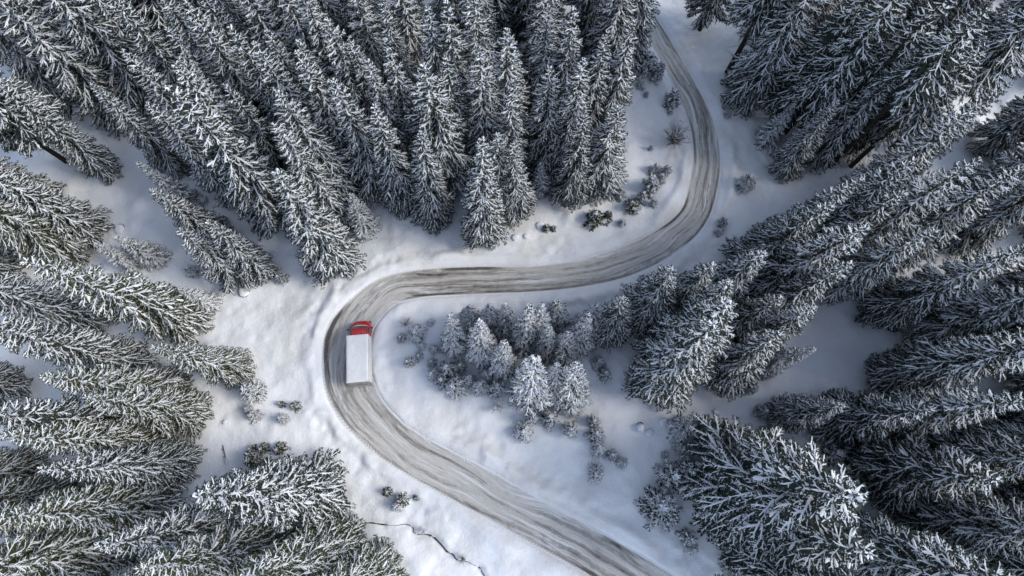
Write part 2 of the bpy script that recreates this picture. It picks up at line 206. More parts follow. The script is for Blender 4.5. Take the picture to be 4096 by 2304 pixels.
(3.45, 46.13, 19.9, 0.0, 0.0, 'big', 'B', 1.0, 'snow-laden spruce in the forest above the road, top cut by the top frame edge', 'spruces above the middle road'),
(-13.46, 60.18, 18.7, 0.0, 0.0, 'big', 'B', 1.0, 'snow-laden spruce in the forest above the road, top cut by the top frame edge', 'spruces above the middle road'),
(-11.43, 45.82, 19.9, 0.0, 0.0, 'big', 'B', 1.0, 'snow-laden spruce in the forest above the road, top cut by the top frame edge', 'spruces above the middle road'),
(-53.94, 47.82, 20.4, 0.0, 0.0, 'big', 'C', 1.0, 'snow-laden spruce in the upper left forest, top cut by the top frame edge', 'spruces at the upper left'),
(-40.31, 59.31, 21.6, 0.0, 0.0, 'big', 'C', 1.0, 'snow-laden spruce in the upper left forest, top cut by the top frame edge', 'spruces at the upper left'),
(-50.39, 52.45, 19.2, 0.0, 0.0, 'big', 'C', 1.0, 'snow-laden spruce in the upper left forest, top cut by the top frame edge', 'spruces at the upper left'),
(-19.57, 60.89, 21.8, 0.0, 0.0, 'big', 'C', 1.0, 'snow-laden spruce in the upper left forest, top cut by the top frame edge', 'spruces at the upper left'),
(-51.32, 57.55, 21.9, 0.0, 0.0, 'big', 'C', 1.0, 'snow-laden spruce in the upper left forest, top cut by the top frame edge', 'spruces at the upper left'),
(-46.97, 55.75, 19.9, 0.0, 0.0, 'big', 'C', 1.0, 'snow-laden spruce in the upper left forest, top cut by the top frame edge', 'spruces at the upper left'),
(-59.74, 48.51, 22.0, 0.0, 0.0, 'big', 'C', 1.0, 'snow-laden spruce in the upper left forest, top cut by the top frame edge', 'spruces at the upper left'),
(-44.59, 58.49, 19.2, 0.0, 0.0, 'big', 'C', 1.0, 'snow-laden spruce in the upper left forest, top cut by the top frame edge', 'spruces at the upper left'),
(-60.61, 65.06, 21.7, 0.0, 0.0, 'big', 'C', 1.0, 'snow-laden spruce in the upper left forest, top cut by the top frame edge', 'spruces at the upper left'),
(-63.8, 56.3, 21.3, 0.0, 0.0, 'big', 'C', 1.0, 'snow-laden spruce in the upper left forest, top cut by the top frame edge', 'spruces at the upper left'),
(-37.17, 41.41, 20.9, 0.0, 0.0, 'big', 'C', 1.0, 'snow-laden spruce in the upper left forest, top cut by the top frame edge', 'spruces at the upper left'),
(-67.33, 56.09, 21.7, 0.0, 0.0, 'big', 'C', 1.0, 'snow-laden spruce in the upper left forest, top cut by the top frame edge', 'spruces at the upper left'),
(-68.83, 60.86, 18.3, 0.0, 0.0, 'big', 'C', 1.0, 'snow-laden spruce in the upper left forest, top cut by the top frame edge', 'spruces at the upper left'),
(-24.93, 47.39, 19.7, 0.0, 0.0, 'big', 'C', 1.0, 'snow-laden spruce in the upper left forest, top cut by the top frame edge', 'spruces at the upper left'),
(-53.67, 43.07, 20.8, 0.0, 0.0, 'big', 'C', 1.0, 'snow-laden spruce in the upper left forest, top cut by the top frame edge', 'spruces at the upper left'),
(-43.55, 53.98, 21.0, 0.0, 0.0, 'big', 'C', 1.0, 'snow-laden spruce in the upper left forest, top cut by the top frame edge', 'spruces at the upper left'),
(-61.64, 60.42, 20.9, 0.0, 0.0, 'big', 'C', 1.0, 'snow-laden spruce in the upper left forest, top cut by the top frame edge', 'spruces at the upper left'),
(-33.67, 42.95, 18.6, 0.0, 0.0, 'big', 'C', 1.0, 'snow-laden spruce in the upper left forest, top cut by the top frame edge', 'spruces at the upper left'),
(-39.69, 63.58, 19.9, 0.0, 0.0, 'big', 'C', 1.0, 'snow-laden spruce in the upper left forest, top cut by the top frame edge', 'spruces at the upper left'),
(-60.52, 55.26, 18.6, 0.0, 0.0, 'big', 'C', 1.0, 'snow-laden spruce in the upper left forest, top cut by the top frame edge', 'spruces at the upper left'),
(-49.07, -1.2, 18.7, 0.0, 0.0, 'big', 'D', 1.0, 'green snow-streaked spruce in the lower left forest, top cut by the left frame edge', 'spruces at the lower left'),
(-40.02, -4.04, 19.7, 0.0, 0.0, 'big', 'D', 1.0, 'green snow-streaked spruce in the lower left forest, top cut by the left frame edge', 'spruces at the lower left'),
(-45.51, -12.05, 18.2, 0.0, 0.0, 'big', 'D', 1.0, 'green snow-streaked spruce in the lower left forest, top cut by the left frame edge', 'spruces at the lower left'),
(-53.35, 7.65, 20.1, 0.0, 0.0, 'big', 'D', 1.0, 'green snow-streaked spruce in the lower left forest, top cut by the left frame edge', 'spruces at the lower left'),
(-53.65, -9.46, 20.3, 0.0, 0.0, 'big', 'D', 1.0, 'green snow-streaked spruce in the lower left forest, top cut by the left frame edge', 'spruces at the lower left'),
(-44.23, -3.71, 21.8, 0.0, 0.0, 'big', 'D', 1.0, 'green snow-streaked spruce in the lower left forest, top cut by the left frame edge', 'spruces at the lower left'),
(-56.72, 20.26, 18.1, 0.0, 0.0, 'big', 'D', 1.0, 'green snow-streaked spruce in the lower left forest, top cut by the left frame edge', 'spruces at the lower left'),
(-54.8, 28.88, 20.4, 0.0, 0.0, 'big', 'D', 1.0, 'green snow-streaked spruce in the lower left forest, top cut by the left frame edge', 'spruces at the lower left'),
(-55.46, 23.99, 18.4, 0.0, 0.0, 'big', 'D', 1.0, 'green snow-streaked spruce in the lower left forest, top cut by the left frame edge', 'spruces at the lower left'),
(-63.08, 28.65, 21.2, 0.0, 0.0, 'big', 'D', 1.0, 'green snow-streaked spruce in the lower left forest, top cut by the left frame edge', 'spruces at the lower left'),
(-34.28, -13.37, 20.0, 0.0, 0.0, 'big', 'D', 1.0, 'green snow-streaked spruce in the lower left forest, top cut by the left frame edge', 'spruces at the lower left'),
(35.74, 50.99, 20.4, 0.0, 0.0, 'big', 'E', 1.0, 'dark snow-laced spruce in the upper right forest, top cut by the top frame edge', 'spruces at the upper right'),
(70.66, 59.18, 22.7, 0.0, 0.0, 'big', 'E', 1.0, 'dark snow-laced spruce in the upper right forest, top cut by the top frame edge', 'spruces at the upper right'),
(51.9, 58.81, 20.1, 0.0, 0.0, 'big', 'E', 1.0, 'dark snow-laced spruce in the upper right forest, top cut by the top frame edge', 'spruces at the upper right'),
(48.36, 62.29, 21.9, 0.0, 0.0, 'big', 'E', 1.0, 'dark snow-laced spruce in the upper right forest, top cut by the top frame edge', 'spruces at the upper right'),
(66.35, 63.15, 23.9, 0.0, 0.0, 'big', 'E', 1.0, 'dark snow-laced spruce in the upper right forest, top cut by the top frame edge', 'spruces at the upper right'),
(58.02, 57.06, 20.3, 0.0, 0.0, 'big', 'E', 1.0, 'dark snow-laced spruce in the upper right forest, top cut by the top frame edge', 'spruces at the upper right'),
(38.01, 60.86, 22.3, 0.0, 0.0, 'big', 'E', 1.0, 'dark snow-laced spruce in the upper right forest, top cut by the top frame edge', 'spruces at the upper right'),
(51.95, 51.44, 22.6, 0.0, 0.0, 'big', 'E', 1.0, 'dark snow-laced spruce in the upper right forest, top cut by the top frame edge', 'spruces at the upper right'),
(62.22, 62.49, 20.4, 0.0, 0.0, 'big', 'E', 1.0, 'dark snow-laced spruce in the upper right forest, top cut by the top frame edge', 'spruces at the upper right'),
(47.91, 56.88, 22.4, 0.0, 0.0, 'big', 'E', 1.0, 'dark snow-laced spruce in the upper right forest, top cut by the top frame edge', 'spruces at the upper right'),
(42.46, 52.09, 22.4, 0.0, 0.0, 'big', 'E', 1.0, 'dark snow-laced spruce in the upper right forest, top cut by the top frame edge', 'spruces at the upper right'),
(55.93, 47.34, 20.8, 0.0, 0.0, 'big', 'E', 1.0, 'dark snow-laced spruce in the upper right forest, top cut by the top frame edge', 'spruces at the upper right'),
(68.17, 46.44, 21.6, 0.0, 0.0, 'big', 'E', 1.0, 'dark snow-laced spruce in the upper right forest, top cut by the top frame edge', 'spruces at the upper right'),
(33.56, 62.53, 23.0, 0.0, 0.0, 'big', 'E', 1.0, 'dark snow-laced spruce in the upper right forest, top cut by the top frame edge', 'spruces at the upper right'),
(56.66, 17.97, 19.3, 0.0, 0.0, 'big', 'F', 1.0, 'dark snow-laced spruce in the right-hand forest, top cut by the right frame edge', 'spruces along the right'),
(51.49, -11.57, 22.9, 0.0, 0.0, 'big', 'F', 1.0, 'dark snow-laced spruce in the right-hand forest, top cut by the right frame edge', 'spruces along the right'),
(57.82, 37.01, 21.7, 0.0, 0.0, 'big', 'F', 1.0, 'dark snow-laced spruce in the right-hand forest, top cut by the right frame edge', 'spruces along the right'),
(61.0, 25.38, 20.7, 0.0, 0.0, 'big', 'F', 1.0, 'dark snow-laced spruce in the right-hand forest, top cut by the right frame edge', 'spruces along the right'),
(50.67, 24.79, 20.7, 0.0, 0.0, 'big', 'F', 1.0, 'dark snow-laced spruce in the right-hand forest, top cut by the right frame edge', 'spruces along the right'),
(57.59, 5.01, 20.1, 0.0, 0.0, 'big', 'F', 1.0, 'dark snow-laced spruce in the right-hand forest, top cut by the right frame edge', 'spruces along the right'),
(60.67, 33.23, 22.5, 0.0, 0.0, 'big', 'F', 1.0, 'dark snow-laced spruce in the right-hand forest, top cut by the right frame edge', 'spruces along the right'),
(54.26, 8.21, 22.9, 0.0, 0.0, 'big', 'F', 1.0, 'dark snow-laced spruce in the right-hand forest, top cut by the right frame edge', 'spruces along the right'),
(56.75, 11.53, 20.1, 0.0, 0.0, 'big', 'F', 1.0, 'dark snow-laced spruce in the right-hand forest, top cut by the right frame edge', 'spruces along the right'),
(50.6, -6.35, 20.8, 0.0, 0.0, 'big', 'F', 1.0, 'dark snow-laced spruce in the right-hand forest, top cut by the right frame edge', 'spruces along the right'),
(52.17, 3.62, 21.9, 0.0, 0.0, 'big', 'F', 1.0, 'dark snow-laced spruce in the right-hand forest, top cut by the right frame edge', 'spruces along the right'),
(51.21, 28.39, 21.0, 0.0, 0.0, 'big', 'F', 1.0, 'dark snow-laced spruce in the right-hand forest, top cut by the right frame edge', 'spruces along the right'),
(52.47, -2.72, 19.3, 0.0, 0.0, 'big', 'F', 1.0, 'dark snow-laced spruce in the right-hand forest, top cut by the right frame edge', 'spruces along the right'),
(34.67, -9.13, 20.3, 0.0, 0.0, 'big', 'F', 1.0, 'dark snow-laced spruce in the right-hand forest, top cut by the right frame edge', 'spruces along the right'),
(44.55, -8.49, 22.0, 0.0, 0.0, 'big', 'F', 1.0, 'dark snow-laced spruce in the right-hand forest, top cut by the right frame edge', 'spruces along the right'),
(42.03, 0.25, 20.9, 0.0, 0.0, 'big', 'F', 1.0, 'dark snow-laced spruce in the right-hand forest, top cut by the right frame edge', 'spruces along the right'),
(46.2, 1.72, 18.7, 0.0, 0.0, 'big', 'F', 1.0, 'dark snow-laced spruce in the right-hand forest, top cut by the right frame edge', 'spruces along the right'),
(46.99, -5.05, 20.3, 0.0, 0.0, 'big', 'F', 1.0, 'dark snow-laced spruce in the right-hand forest, top cut by the right frame edge', 'spruces along the right'),
(-30.46, 34.99, 18.2, 0.0, 0.0, 'big', 'C', 1.0, 'snow-laden spruce, third treetop from the left, second row, upper left forest', 'spruces at the upper left'),
(-25.25, 42.23, 21.7, 0.0, 0.0, 'big', 'C', 1.0, 'snow-laden spruce in the upper left forest, top cut by the top frame edge', 'spruces at the upper left'),
(-18.6, 40.8, 21.3, 0.0, 0.0, 'big', 'C', 1.0, 'snow-laden spruce in the upper left forest, top cut by the top frame edge', 'spruces at the upper left'),
(-32.76, 30.8, 18.1, 0.0, 0.0, 'big', 'C', 1.0, 'snow-laden spruce, first treetop from the left, second row, upper left forest', 'spruces at the upper left'),
(-15.26, 43.16, 19.6, 0.0, 0.0, 'big', 'C', 1.0, 'snow-laden spruce in the upper left forest, top cut by the top frame edge', 'spruces at the upper left'),
(-29.82, 42.53, 19.8, 0.0, 0.0, 'big', 'C', 1.0, 'snow-laden spruce in the upper left forest, top cut by the top frame edge', 'spruces at the upper left'),
(-21.58, 42.72, 20.7, 0.0, 0.0, 'big', 'C', 1.0, 'snow-laden spruce in the upper left forest, top cut by the top frame edge', 'spruces at the upper left'),
(-21.83, 34.02, 21.6, 0.0, 0.0, 'big', 'C', 1.0, 'snow-laden spruce, fifth treetop from the left, first row, upper left forest', 'spruces at the upper left'),
(-28.75, 31.76, 21.5, 0.0, 0.0, 'big', 'C', 1.0, 'snow-laden spruce, second treetop from the left, second row, upper left forest', 'spruces at the upper left'),
(-17.92, 33.64, 21.3, 0.0, 0.0, 'big', 'C', 1.0, 'snow-laden spruce, eighth treetop from the left, first row, upper left forest', 'spruces at the upper left'),]
SAPS=[
(-11.73, 14.59, 0.94, 'bare', 'wispy bare bush nearest the truck cab inside the hairpin'),
(-10.37, 13.46, 1.1, 'sap', 'frosted low sapling right of the wispy bare bush inside the hairpin'),
(-12.11, 12.98, 0.55, 'sap', 'tiny sapling below the wispy bare bush inside the hairpin'),
(-8.94, 14.79, 0.44, 'sap', 'very small lone sapling left of the thicket inside the hairpin'),
(-9.82, 12.2, 0.49, 'sap', 'tiny snow-buried sapling below the frosted low one inside the hairpin'),
(-10.96, 10.41, 0.65, 'sap', 'small white sapling in the left middle inside the hairpin'),
(-10.04, 11.1, 0.49, 'sap', 'tiny white sapling beside the small one in the middle inside the hairpin'),
(-8.56, 11.79, 0.55, 'sap', 'thin dark sapling touching the left foot of the thicket inside the hairpin'),
(-8.69, 10.27, 0.54, 'sap', 'small pale sapling left above the white clump inside the hairpin'),
(-6.71, 9.46, 1.08, 'sap', 'upper frosted sapling of the white clump inside the hairpin'),
(-5.5, 9.86, 0.7, 'sap', 'small frosted sapling at the top right of the white clump inside the hairpin'),
(-7.26, 8.11, 0.86, 'sap', 'lower left frosted sapling of the white clump inside the hairpin'),
(-5.9, 7.71, 1.18, 'sap', 'largest frosted sapling of the white clump inside the hairpin'),
(-8.37, 9.0, 0.76, 'sap', 'leftmost frosted sapling of the white clump inside the hairpin'),
(-4.79, 8.38, 0.81, 'sap', 'rightmost sapling of the white clump inside the hairpin'),
(-2.65, 9.05, 0.81, 'sap', 'upper sapling of the trio right of the white clump inside the hairpin'),
(-3.3, 7.58, 0.97, 'sap', 'left sapling of the trio right of the white clump inside the hairpin'),
(-1.69, 7.45, 1.07, 'sap', 'right sapling of the trio right of the white clump inside the hairpin'),
(-1.49, 5.65, 1.06, 'bare', 'leafless frosted bush below the trio inside the hairpin'),
(1.1, 3.02, 1.1, 'sap', 'round frosted sapling, lowest of the central row inside the hairpin'),
(2.03, 4.41, 0.79, 'sap', 'small frosted sapling just above the round one inside the hairpin'),
(3.93, 4.3, 1.06, 'sap', 'frosted sapling in the middle of the central row inside the hairpin'),
(6.04, 3.33, 0.84, 'sap', 'frosted sapling with stiff twigs right in the central row inside the hairpin'),
(6.81, 4.95, 1.01, 'bare', 'rime-covered twiggy bush under the open spruce inside the hairpin'),
(8.54, 4.05, 0.74, 'sap', 'top sapling of the vertical chain inside the hairpin'),
(8.64, 2.64, 0.94, 'sap', 'second sapling of the vertical chain inside the hairpin'),
(8.95, 1.38, 0.88, 'sap', 'third sapling of the vertical chain inside the hairpin'),
(10.3, 0.71, 0.67, 'sap', 'half-buried sapling at the lower right of the vertical chain inside the hairpin'),
(11.22, 0.01, 0.62, 'sap', 'last half-buried sapling right of the vertical chain inside the hairpin'),
(8.59, -0.97, 0.93, 'sap', 'lone round sapling below the vertical chain inside the hairpin'),
(8.82, 12.06, 0.6, 'sap', 'shaded sapling under the leaning white spruce inside the hairpin'),
(9.29, 10.27, 0.82, 'sap', 'dim sapling in the dark hollow of the thicket inside the hairpin'),
(10.05, 9.05, 0.81, 'sap', 'second dim sapling in the dark hollow of the thicket inside the hairpin'),
(14.77, -4.34, 1.92, 'bush', 'big round frosted bush alone on the lower right slope'),
(17.31, -7.02, 0.85, 'sap', 'upper small sapling below the big round bush on the lower right slope'),
(17.66, -8.05, 0.69, 'sap', 'lower small sapling below the big round bush on the lower right slope'),
(21.11, -9.4, 1.08, 'sap', 'two-stemmed sapling at the forest rim on the lower right slope'),
(17.53, 3.41, 1.37, 'sap', 'dark snowy sapling left of a broader one on the lower right slope'),
(20.54, 2.77, 1.73, 'bush', 'broad dark snowy bush on the lower right slope'),
(17.29, 1.51, 0.73, 'sap', 'small sapling below the dark snowy one on the lower right slope'),
(15.98, -1.21, 1.44, 'sap', 'white plumed sapling at the foot of the huge spruce on the lower right slope'),
(17.82, -0.72, 1.34, 'sap', 'dark sapling wedged before the huge spruce on the lower right slope'),
(26.35, 5.13, 0.8, 'sap', 'small round sapling left of the pointed spruce on the lower right slope'),
(26.49, 2.21, 1.05, 'sap', 'sapling beneath the pointed spruce on the lower right slope'),
(25.59, 7.58, 0.7, 'sap', 'dim sapling under the fan-shaped spruce on the lower right slope'),
(15.88, 0.76, 0.42, 'sap', 'tiny sapling on open snow on the lower right slope'),
(32.44, 0.51, 1.3, 'sap', 'dim sapling in the narrow snow lane on the lower right slope'),
(-27.1, 7.05, 1.23, 'sap', 'largest snowy sapling left of the lower road'),
(-26.86, 4.61, 0.74, 'sap', 'dark sapling below the largest one left of the lower road'),
(-27.73, 5.34, 0.48, 'sap', 'tiny white sapling beside the dark one left of the lower road'),
(-22.8, 5.68, 0.58, 'green', 'dark green sapling nearest the truck left of the lower road'),
(-24.4, 5.92, 0.4, 'green', 'tiny green sapling left of the dark green one left of the lower road'),
(-23.9, 4.36, 0.61, 'sap', 'round green-white sapling below the tiny green one left of the lower road'),
(-26.48, 0.88, 0.88, 'green', 'upper dark sapling of the green clump left of the lower road'),
(-26.32, 0.06, 0.88, 'green', 'lower dark sapling of the green clump left of the lower road'),
(-25.5, 1.38, 0.62, 'green', 'small sapling leaning from the green clump left of the lower road'),
(-23.83, 1.38, 0.73, 'green', 'round green sapling right of the clump left of the lower road'),
(-24.96, -0.04, 0.41, 'green', 'tiny green sapling under the clump left of the lower road'),
(-23.8, -0.48, 0.82, 'green', 'green sapling against the broad spruce left of the lower road'),
(-22.99, 0.39, 0.36, 'green', 'very small green sapling above the broad spruce left of the lower road'),
(-12.56, -2.91, 0.53, 'green', 'left green sapling of the roadside trio left of the lower road'),
(-11.12, -3.58, 0.69, 'green', 'middle green sapling of the roadside trio left of the lower road'),
(-11.46, -4.22, 0.61, 'sap', 'white lower sapling of the roadside trio left of the lower road'),
(-9.7, -3.39, 0.33, 'green', 'tiny right sapling of the roadside trio left of the lower road'),
(-16.32, -5.98, 1.2, 'sap', 'round snowy bush-like sapling by the stream left of the lower road'),
(-8.9, -6.6, 0.55, 'bare', 'rimed tuft on the stream edge, upper one left of the lower road'),
(-4.84, -9.0, 0.54, 'bare', 'rimed tuft on the stream edge, lower one left of the lower road'),
(-19.87, -6.86, 0.75, 'green', 'dark sapling in the shaded hollow left of the lower road'),
(17.03, 47.74, 1.47, 'sap', 'dark frosted bush-like sapling, top one inside the upper bend'),
(18.23, 46.69, 0.96, 'sap', 'smaller sapling right of the top one inside the upper bend'),
(16.22, 45.3, 0.63, 'sap', 'small sapling below the top one inside the upper bend'),
(16.84, 44.08, 0.38, 'sap', 'tiny dot-like sapling, topmost inside the upper bend'),
(19.82, 42.73, 1.07, 'sap', 'slanting sapling near the road edge inside the upper bend'),
(19.75, 37.39, 1.84, 'bare', 'big bare brown bush inside the upper bend'),
(17.07, 33.46, 0.78, 'sap', 'left sapling of the dotted row inside the upper bend'),
(18.28, 33.12, 0.72, 'sap', 'right sapling of the dotted row inside the upper bend'),
(16.49, 31.29, 1.08, 'sap', 'long sapling of the dotted row inside the upper bend'),
(17.76, 32.19, 0.6, 'sap', 'small sapling of the dotted row inside the upper bend'),
(14.1, 28.78, 1.0, 'green', 'dark green sapling below the dotted row inside the upper bend'),
(15.26, 29.82, 0.71, 'sap', 'pale sapling above the dark green one inside the upper bend'),
(12.84, 30.14, 0.71, 'sap', 'left pale sapling under the forest corner inside the upper bend'),
(16.7, 29.17, 0.53, 'sap', 'single pale sapling close to the bend inside the upper bend'),
(9.68, 27.08, 1.17, 'green', 'dark olive sapling, greenest one inside the upper bend'),
(11.23, 27.62, 0.59, 'green', 'small olive sapling right of the greenest one inside the upper bend'),
(12.86, 26.82, 0.53, 'sap', 'lone grey sapling right of the olive pair inside the upper bend'),
(4.0, 26.03, 0.53, 'green', 'dark tuft breaking through the snow, left one inside the upper bend'),
(4.79, 26.03, 0.38, 'green', 'dark tuft breaking through the snow, right one inside the upper bend'),
(16.87, 36.53, 0.31, 'sap', 'tiny speck sapling left of the bare bush inside the upper bend'),
(27.74, 31.62, 1.08, 'sap', 'lone frosted bush right of the upper bend'),
(24.48, 26.67, 0.59, 'sap', 'upper small sapling by the road right of the upper bend'),
(23.96, 25.65, 0.52, 'sap', 'lower small sapling by the road right of the upper bend'),
(26.7, 41.18, 0.5, 'sap', 'tiny sapling beside the upper road right of the upper bend'),
(26.35, 42.26, 0.28, 'sap', 'speck-like sapling beside the upper road right of the upper bend'),
(-36.47, 20.88, 0.8, 'sap', 'small frosted sapling at the forest foot in the shaded left clearing'),
(-38.72, 18.29, 0.62, 'sap', 'tiny sapling below the small pair of spruces in the shaded left clearing'),
(-26.08, 19.9, 0.68, 'sap', 'tiny frosted sapling near the road fork in the shaded left clearing'),]
ROAD=[
(15.61, 67.37, 1.11),
(15.89, 63.45, 1.12),
(16.41, 60.91, 1.18),
(17.06, 58.0, 1.23),
(18.9, 53.56, 1.31),
(21.74, 46.39, 1.37),
(23.43, 40.85, 1.56),
(23.76, 36.39, 1.65),
(23.06, 32.09, 1.71),
(21.22, 27.52, 1.7),
(17.35, 24.16, 1.8),
(12.38, 21.79, 1.78),
(7.35, 20.55, 1.65),
(2.61, 19.95, 1.53),
(-4.15, 19.78, 1.7),
(-10.4, 19.42, 1.7),
(-14.11, 18.41, 1.86),
(-16.36, 16.43, 2.07),
(-17.63, 14.59, 2.38),
(-18.13, 12.62, 2.61),
(-17.98, 9.86, 2.52),
(-17.23, 7.45, 2.55),
(-15.57, 4.95, 2.28),
(-12.93, 2.52, 2.09),
(-9.21, 0.31, 2.07),
(-3.57, -2.52, 2.12),
(1.74, -5.28, 2.06),
(6.66, -7.75, 2.09),
(10.78, -10.01, 2.09),
(14.61, -12.17, 2.06),
(19.19, -14.85, 2.03),]
BOULD=[
(-46.0, 26.22, 0.64, 'boulder', 'round snow-capped boulder with a dark hollow in the left clearing'),
(-44.48, 26.54, 0.88, 'mound', 'low smooth snow mound right of the round boulder'),
(-30.37, 18.5, 0.68, 'boulder', 'square snow-covered boulder at the edge of the shaded clearing'),
(-30.13, 4.05, 0.26, 'boulder', 'small snow-capped stump on the slope above the fallen pole'),
(-44.55, 29.43, 1.01, 'mound', 'low snow mound in the upper part of the left clearing'),
(-35.04, 19.98, 0.68, 'mound', 'snow hummock beside the bushy spruce in the left clearing'),
(13.53, 3.66, 0.45, 'stump', 'tilted snow-draped stump right of the sapling chain inside the hairpin'),
(21.65, 5.08, 0.37, 'boulder', 'small round snow-capped stone right of the island, upper one'),
(24.13, 4.3, 0.32, 'boulder', 'small round snow-capped stone right of the island, right one'),
(20.95, 4.69, 0.26, 'boulder', 'tiny snow-capped stone right of the island, lower one'),
(0.35, 24.87, 0.41, 'boulder', 'small half-buried stone on the slope under the foremost spruce, left one'),
(1.66, 25.09, 0.35, 'boulder', 'small half-buried stone on the slope under the foremost spruce, right one'),
(6.67, 27.56, 0.71, 'mound', 'lumpy snow-covered stump on the slope inside the upper bend'),
(3.28, 26.44, 0.47, 'boulder', 'snow-capped stone beside the dark tufts inside the upper bend'),
(48.26, 36.87, 0.8, 'boulder', 'dark snow-topped boulder beside the longest bare trunk'),
(-33.38, 11.79, 0.82, 'mound', 'smooth snow hummock at the foot of the plumed spruce'),
(16.0, 4.05, 0.47, 'boulder', 'dark snow-topped stone below the fan-shaped spruce'),
(14.48, 3.02, 0.47, 'boulder', 'grey snow-capped stone right of the tilted stump'),]
STREAM=[
(-15.83, -6.05),
(-14.88, -5.85),
(-13.91, -5.83),
(-12.93, -5.96),
(-11.68, -6.05),
(-10.86, -5.93),
(-10.3, -6.05),
(-9.9, -6.37),
(-9.92, -6.65),
(-9.43, -6.88),
(-8.6, -6.88),
(-7.9, -7.13),
(-7.34, -7.57),
(-6.84, -8.01),
(-6.48, -8.45),
(-5.86, -8.76),
(-5.67, -9.08),
(-5.23, -9.32),
(-4.41, -9.39),
(-3.79, -9.7),
(-3.18, -10.0),
(-2.9, -10.49),
(-2.49, -10.98),
(-1.94, -11.47),]
POLE=[
(-30.05, 1.73),
(-29.83, 1.26),
(-29.53, 0.51),
(-29.26, -0.16),]


# ---------------------------------------------------------------- helpers
def tag(o, label=None, cat=None, group=None, kind=None):
    if label: o['label'] = label
    if cat: o['category'] = cat
    if group: o['group'] = group
    if kind: o['kind'] = kind
    return o

def mesh_np(name, V, quads=None, tris=None, mat=None, smooth=False):
    me = bpy.data.meshes.new(name)
    V = np.asarray(V, np.float32).reshape(-1, 3)
    q = np.zeros((0, 4), np.int32) if quads is None else np.asarray(quads, np.int32).reshape(-1, 4)
    t = np.zeros((0, 3), np.int32) if tris is None else np.asarray(tris, np.int32).reshape(-1, 3)
    me.vertices.add(len(V)); me.vertices.foreach_set('co', V.ravel())
    me.loops.add(q.size + t.size)
    me.loops.foreach_set('vertex_index', np.concatenate([q.ravel(), t.ravel()]))
    me.polygons.add(len(q) + len(t))
    ls = np.concatenate([np.arange(len(q)) * 4, q.size + np.arange(len(t)) * 3]).astype(np.int32)
    me.polygons.foreach_set('loop_start', ls)
    me.polygons.foreach_set('use_smooth', np.full(len(ls), smooth, bool))
    me.update(calc_edges=True); me.validate()
    if mat: me.materials.append(mat)
    return me

def obj(name, me, parent=None, loc=(0, 0, 0)):
    o = bpy.data.objects.new(name, me); col.objects.link(o); o.location = loc
    if parent: o.parent = parent
    return o

def empty(name, loc=(0, 0, 0)):
    o = bpy.data.objects.new(name, None); o.empty_display_size = 0.5
    col.objects.link(o); o.location = loc
    return o

class Geo:
    """collects polygons for one small hard-surface mesh"""
    def __init__(s): s.v = []; s.f = []
    def add(s, v, f):
        n = len(s.v); s.v += [tuple(p) for p in v]; s.f += [tuple(i + n for i in q) for q in f]
    def box(s, x0, x1, y0, y1, z0, z1):
        s.add([(x0, y0, z0), (x1, y0, z0), (x1, y1, z0), (x0, y1, z0), (x0, y0, z1), (x1, y0, z1), (x1, y1, z1), (x0, y1, z1)],
              [(0, 3, 2, 1), (4, 5, 6, 7), (0, 1, 5, 4), (1, 2, 6, 5), (2, 3, 7, 6), (3, 0, 4, 7)])
    def lathe(s, prof, axis='x', n=28, at=(0, 0, 0)):
        v = []; f = []
        for r, h in prof:
            for k in range(n):
                a = 2 * math.pi * k / n
                if axis == 'x': p = (h, r * math.cos(a), r * math.sin(a))
                else: p = (r * math.cos(a), r * math.sin(a), h)
                v.append((p[0] + at[0], p[1] + at[1], p[2] + at[2]))
        for i in range(len(prof) - 1):
            for k in range(n):
                f.append((i * n + k, i * n + (k + 1) % n, (i + 1) * n + (k + 1) % n, (i + 1) * n + k))
        s.add(v, f)
    def tube(s, pts, rad, n=7):
        pts = [Vector(p) for p in pts]; v = []; f = []
        for i, p in enumerate(pts):
            d = (pts[min(i + 1, len(pts) - 1)] - pts[max(i - 1, 0)]).normalized()
            a = d.orthogonal().normalized(); b = d.cross(a)
            r = rad[i] if isinstance(rad, (list, tuple)) else rad
            for k in range(n):
                t = 2 * math.pi * k / n
                v.append(p + a * (r * math.cos(t)) + b * (r * math.sin(t)))
        for i in range(len(pts) - 1):
            for k in range(n):
                f.append((i * n + k, i * n + (k + 1) % n, (i + 1) * n + (k + 1) % n, (i + 1) * n + k))
        f.append(tuple(range(n))[::-1]); f.append(tuple((len(pts) - 1) * n + k for k in range(n)))
        s.add(v, f)
    def build(s, name, mat, parent=None, bevel=0, smooth=False, subsurf=0):
        me = bpy.data.meshes.new(name); me.from_pydata(s.v, [], s.f); me.update()
        me.materials.append(mat)
        if smooth:
            me.polygons.foreach_set('use_smooth', [True] * len(me.polygons))
        o = obj(name, me, parent)
        if bevel:
            m = o.modifiers.new('bevel', 'BEVEL'); m.width = bevel; m.segments = 2; m.limit_method = 'ANGLE'
        if subsurf:
            m = o.modifiers.new('sub', 'SUBSURF'); m.levels = subsurf; m.render_levels = subsurf
        return o

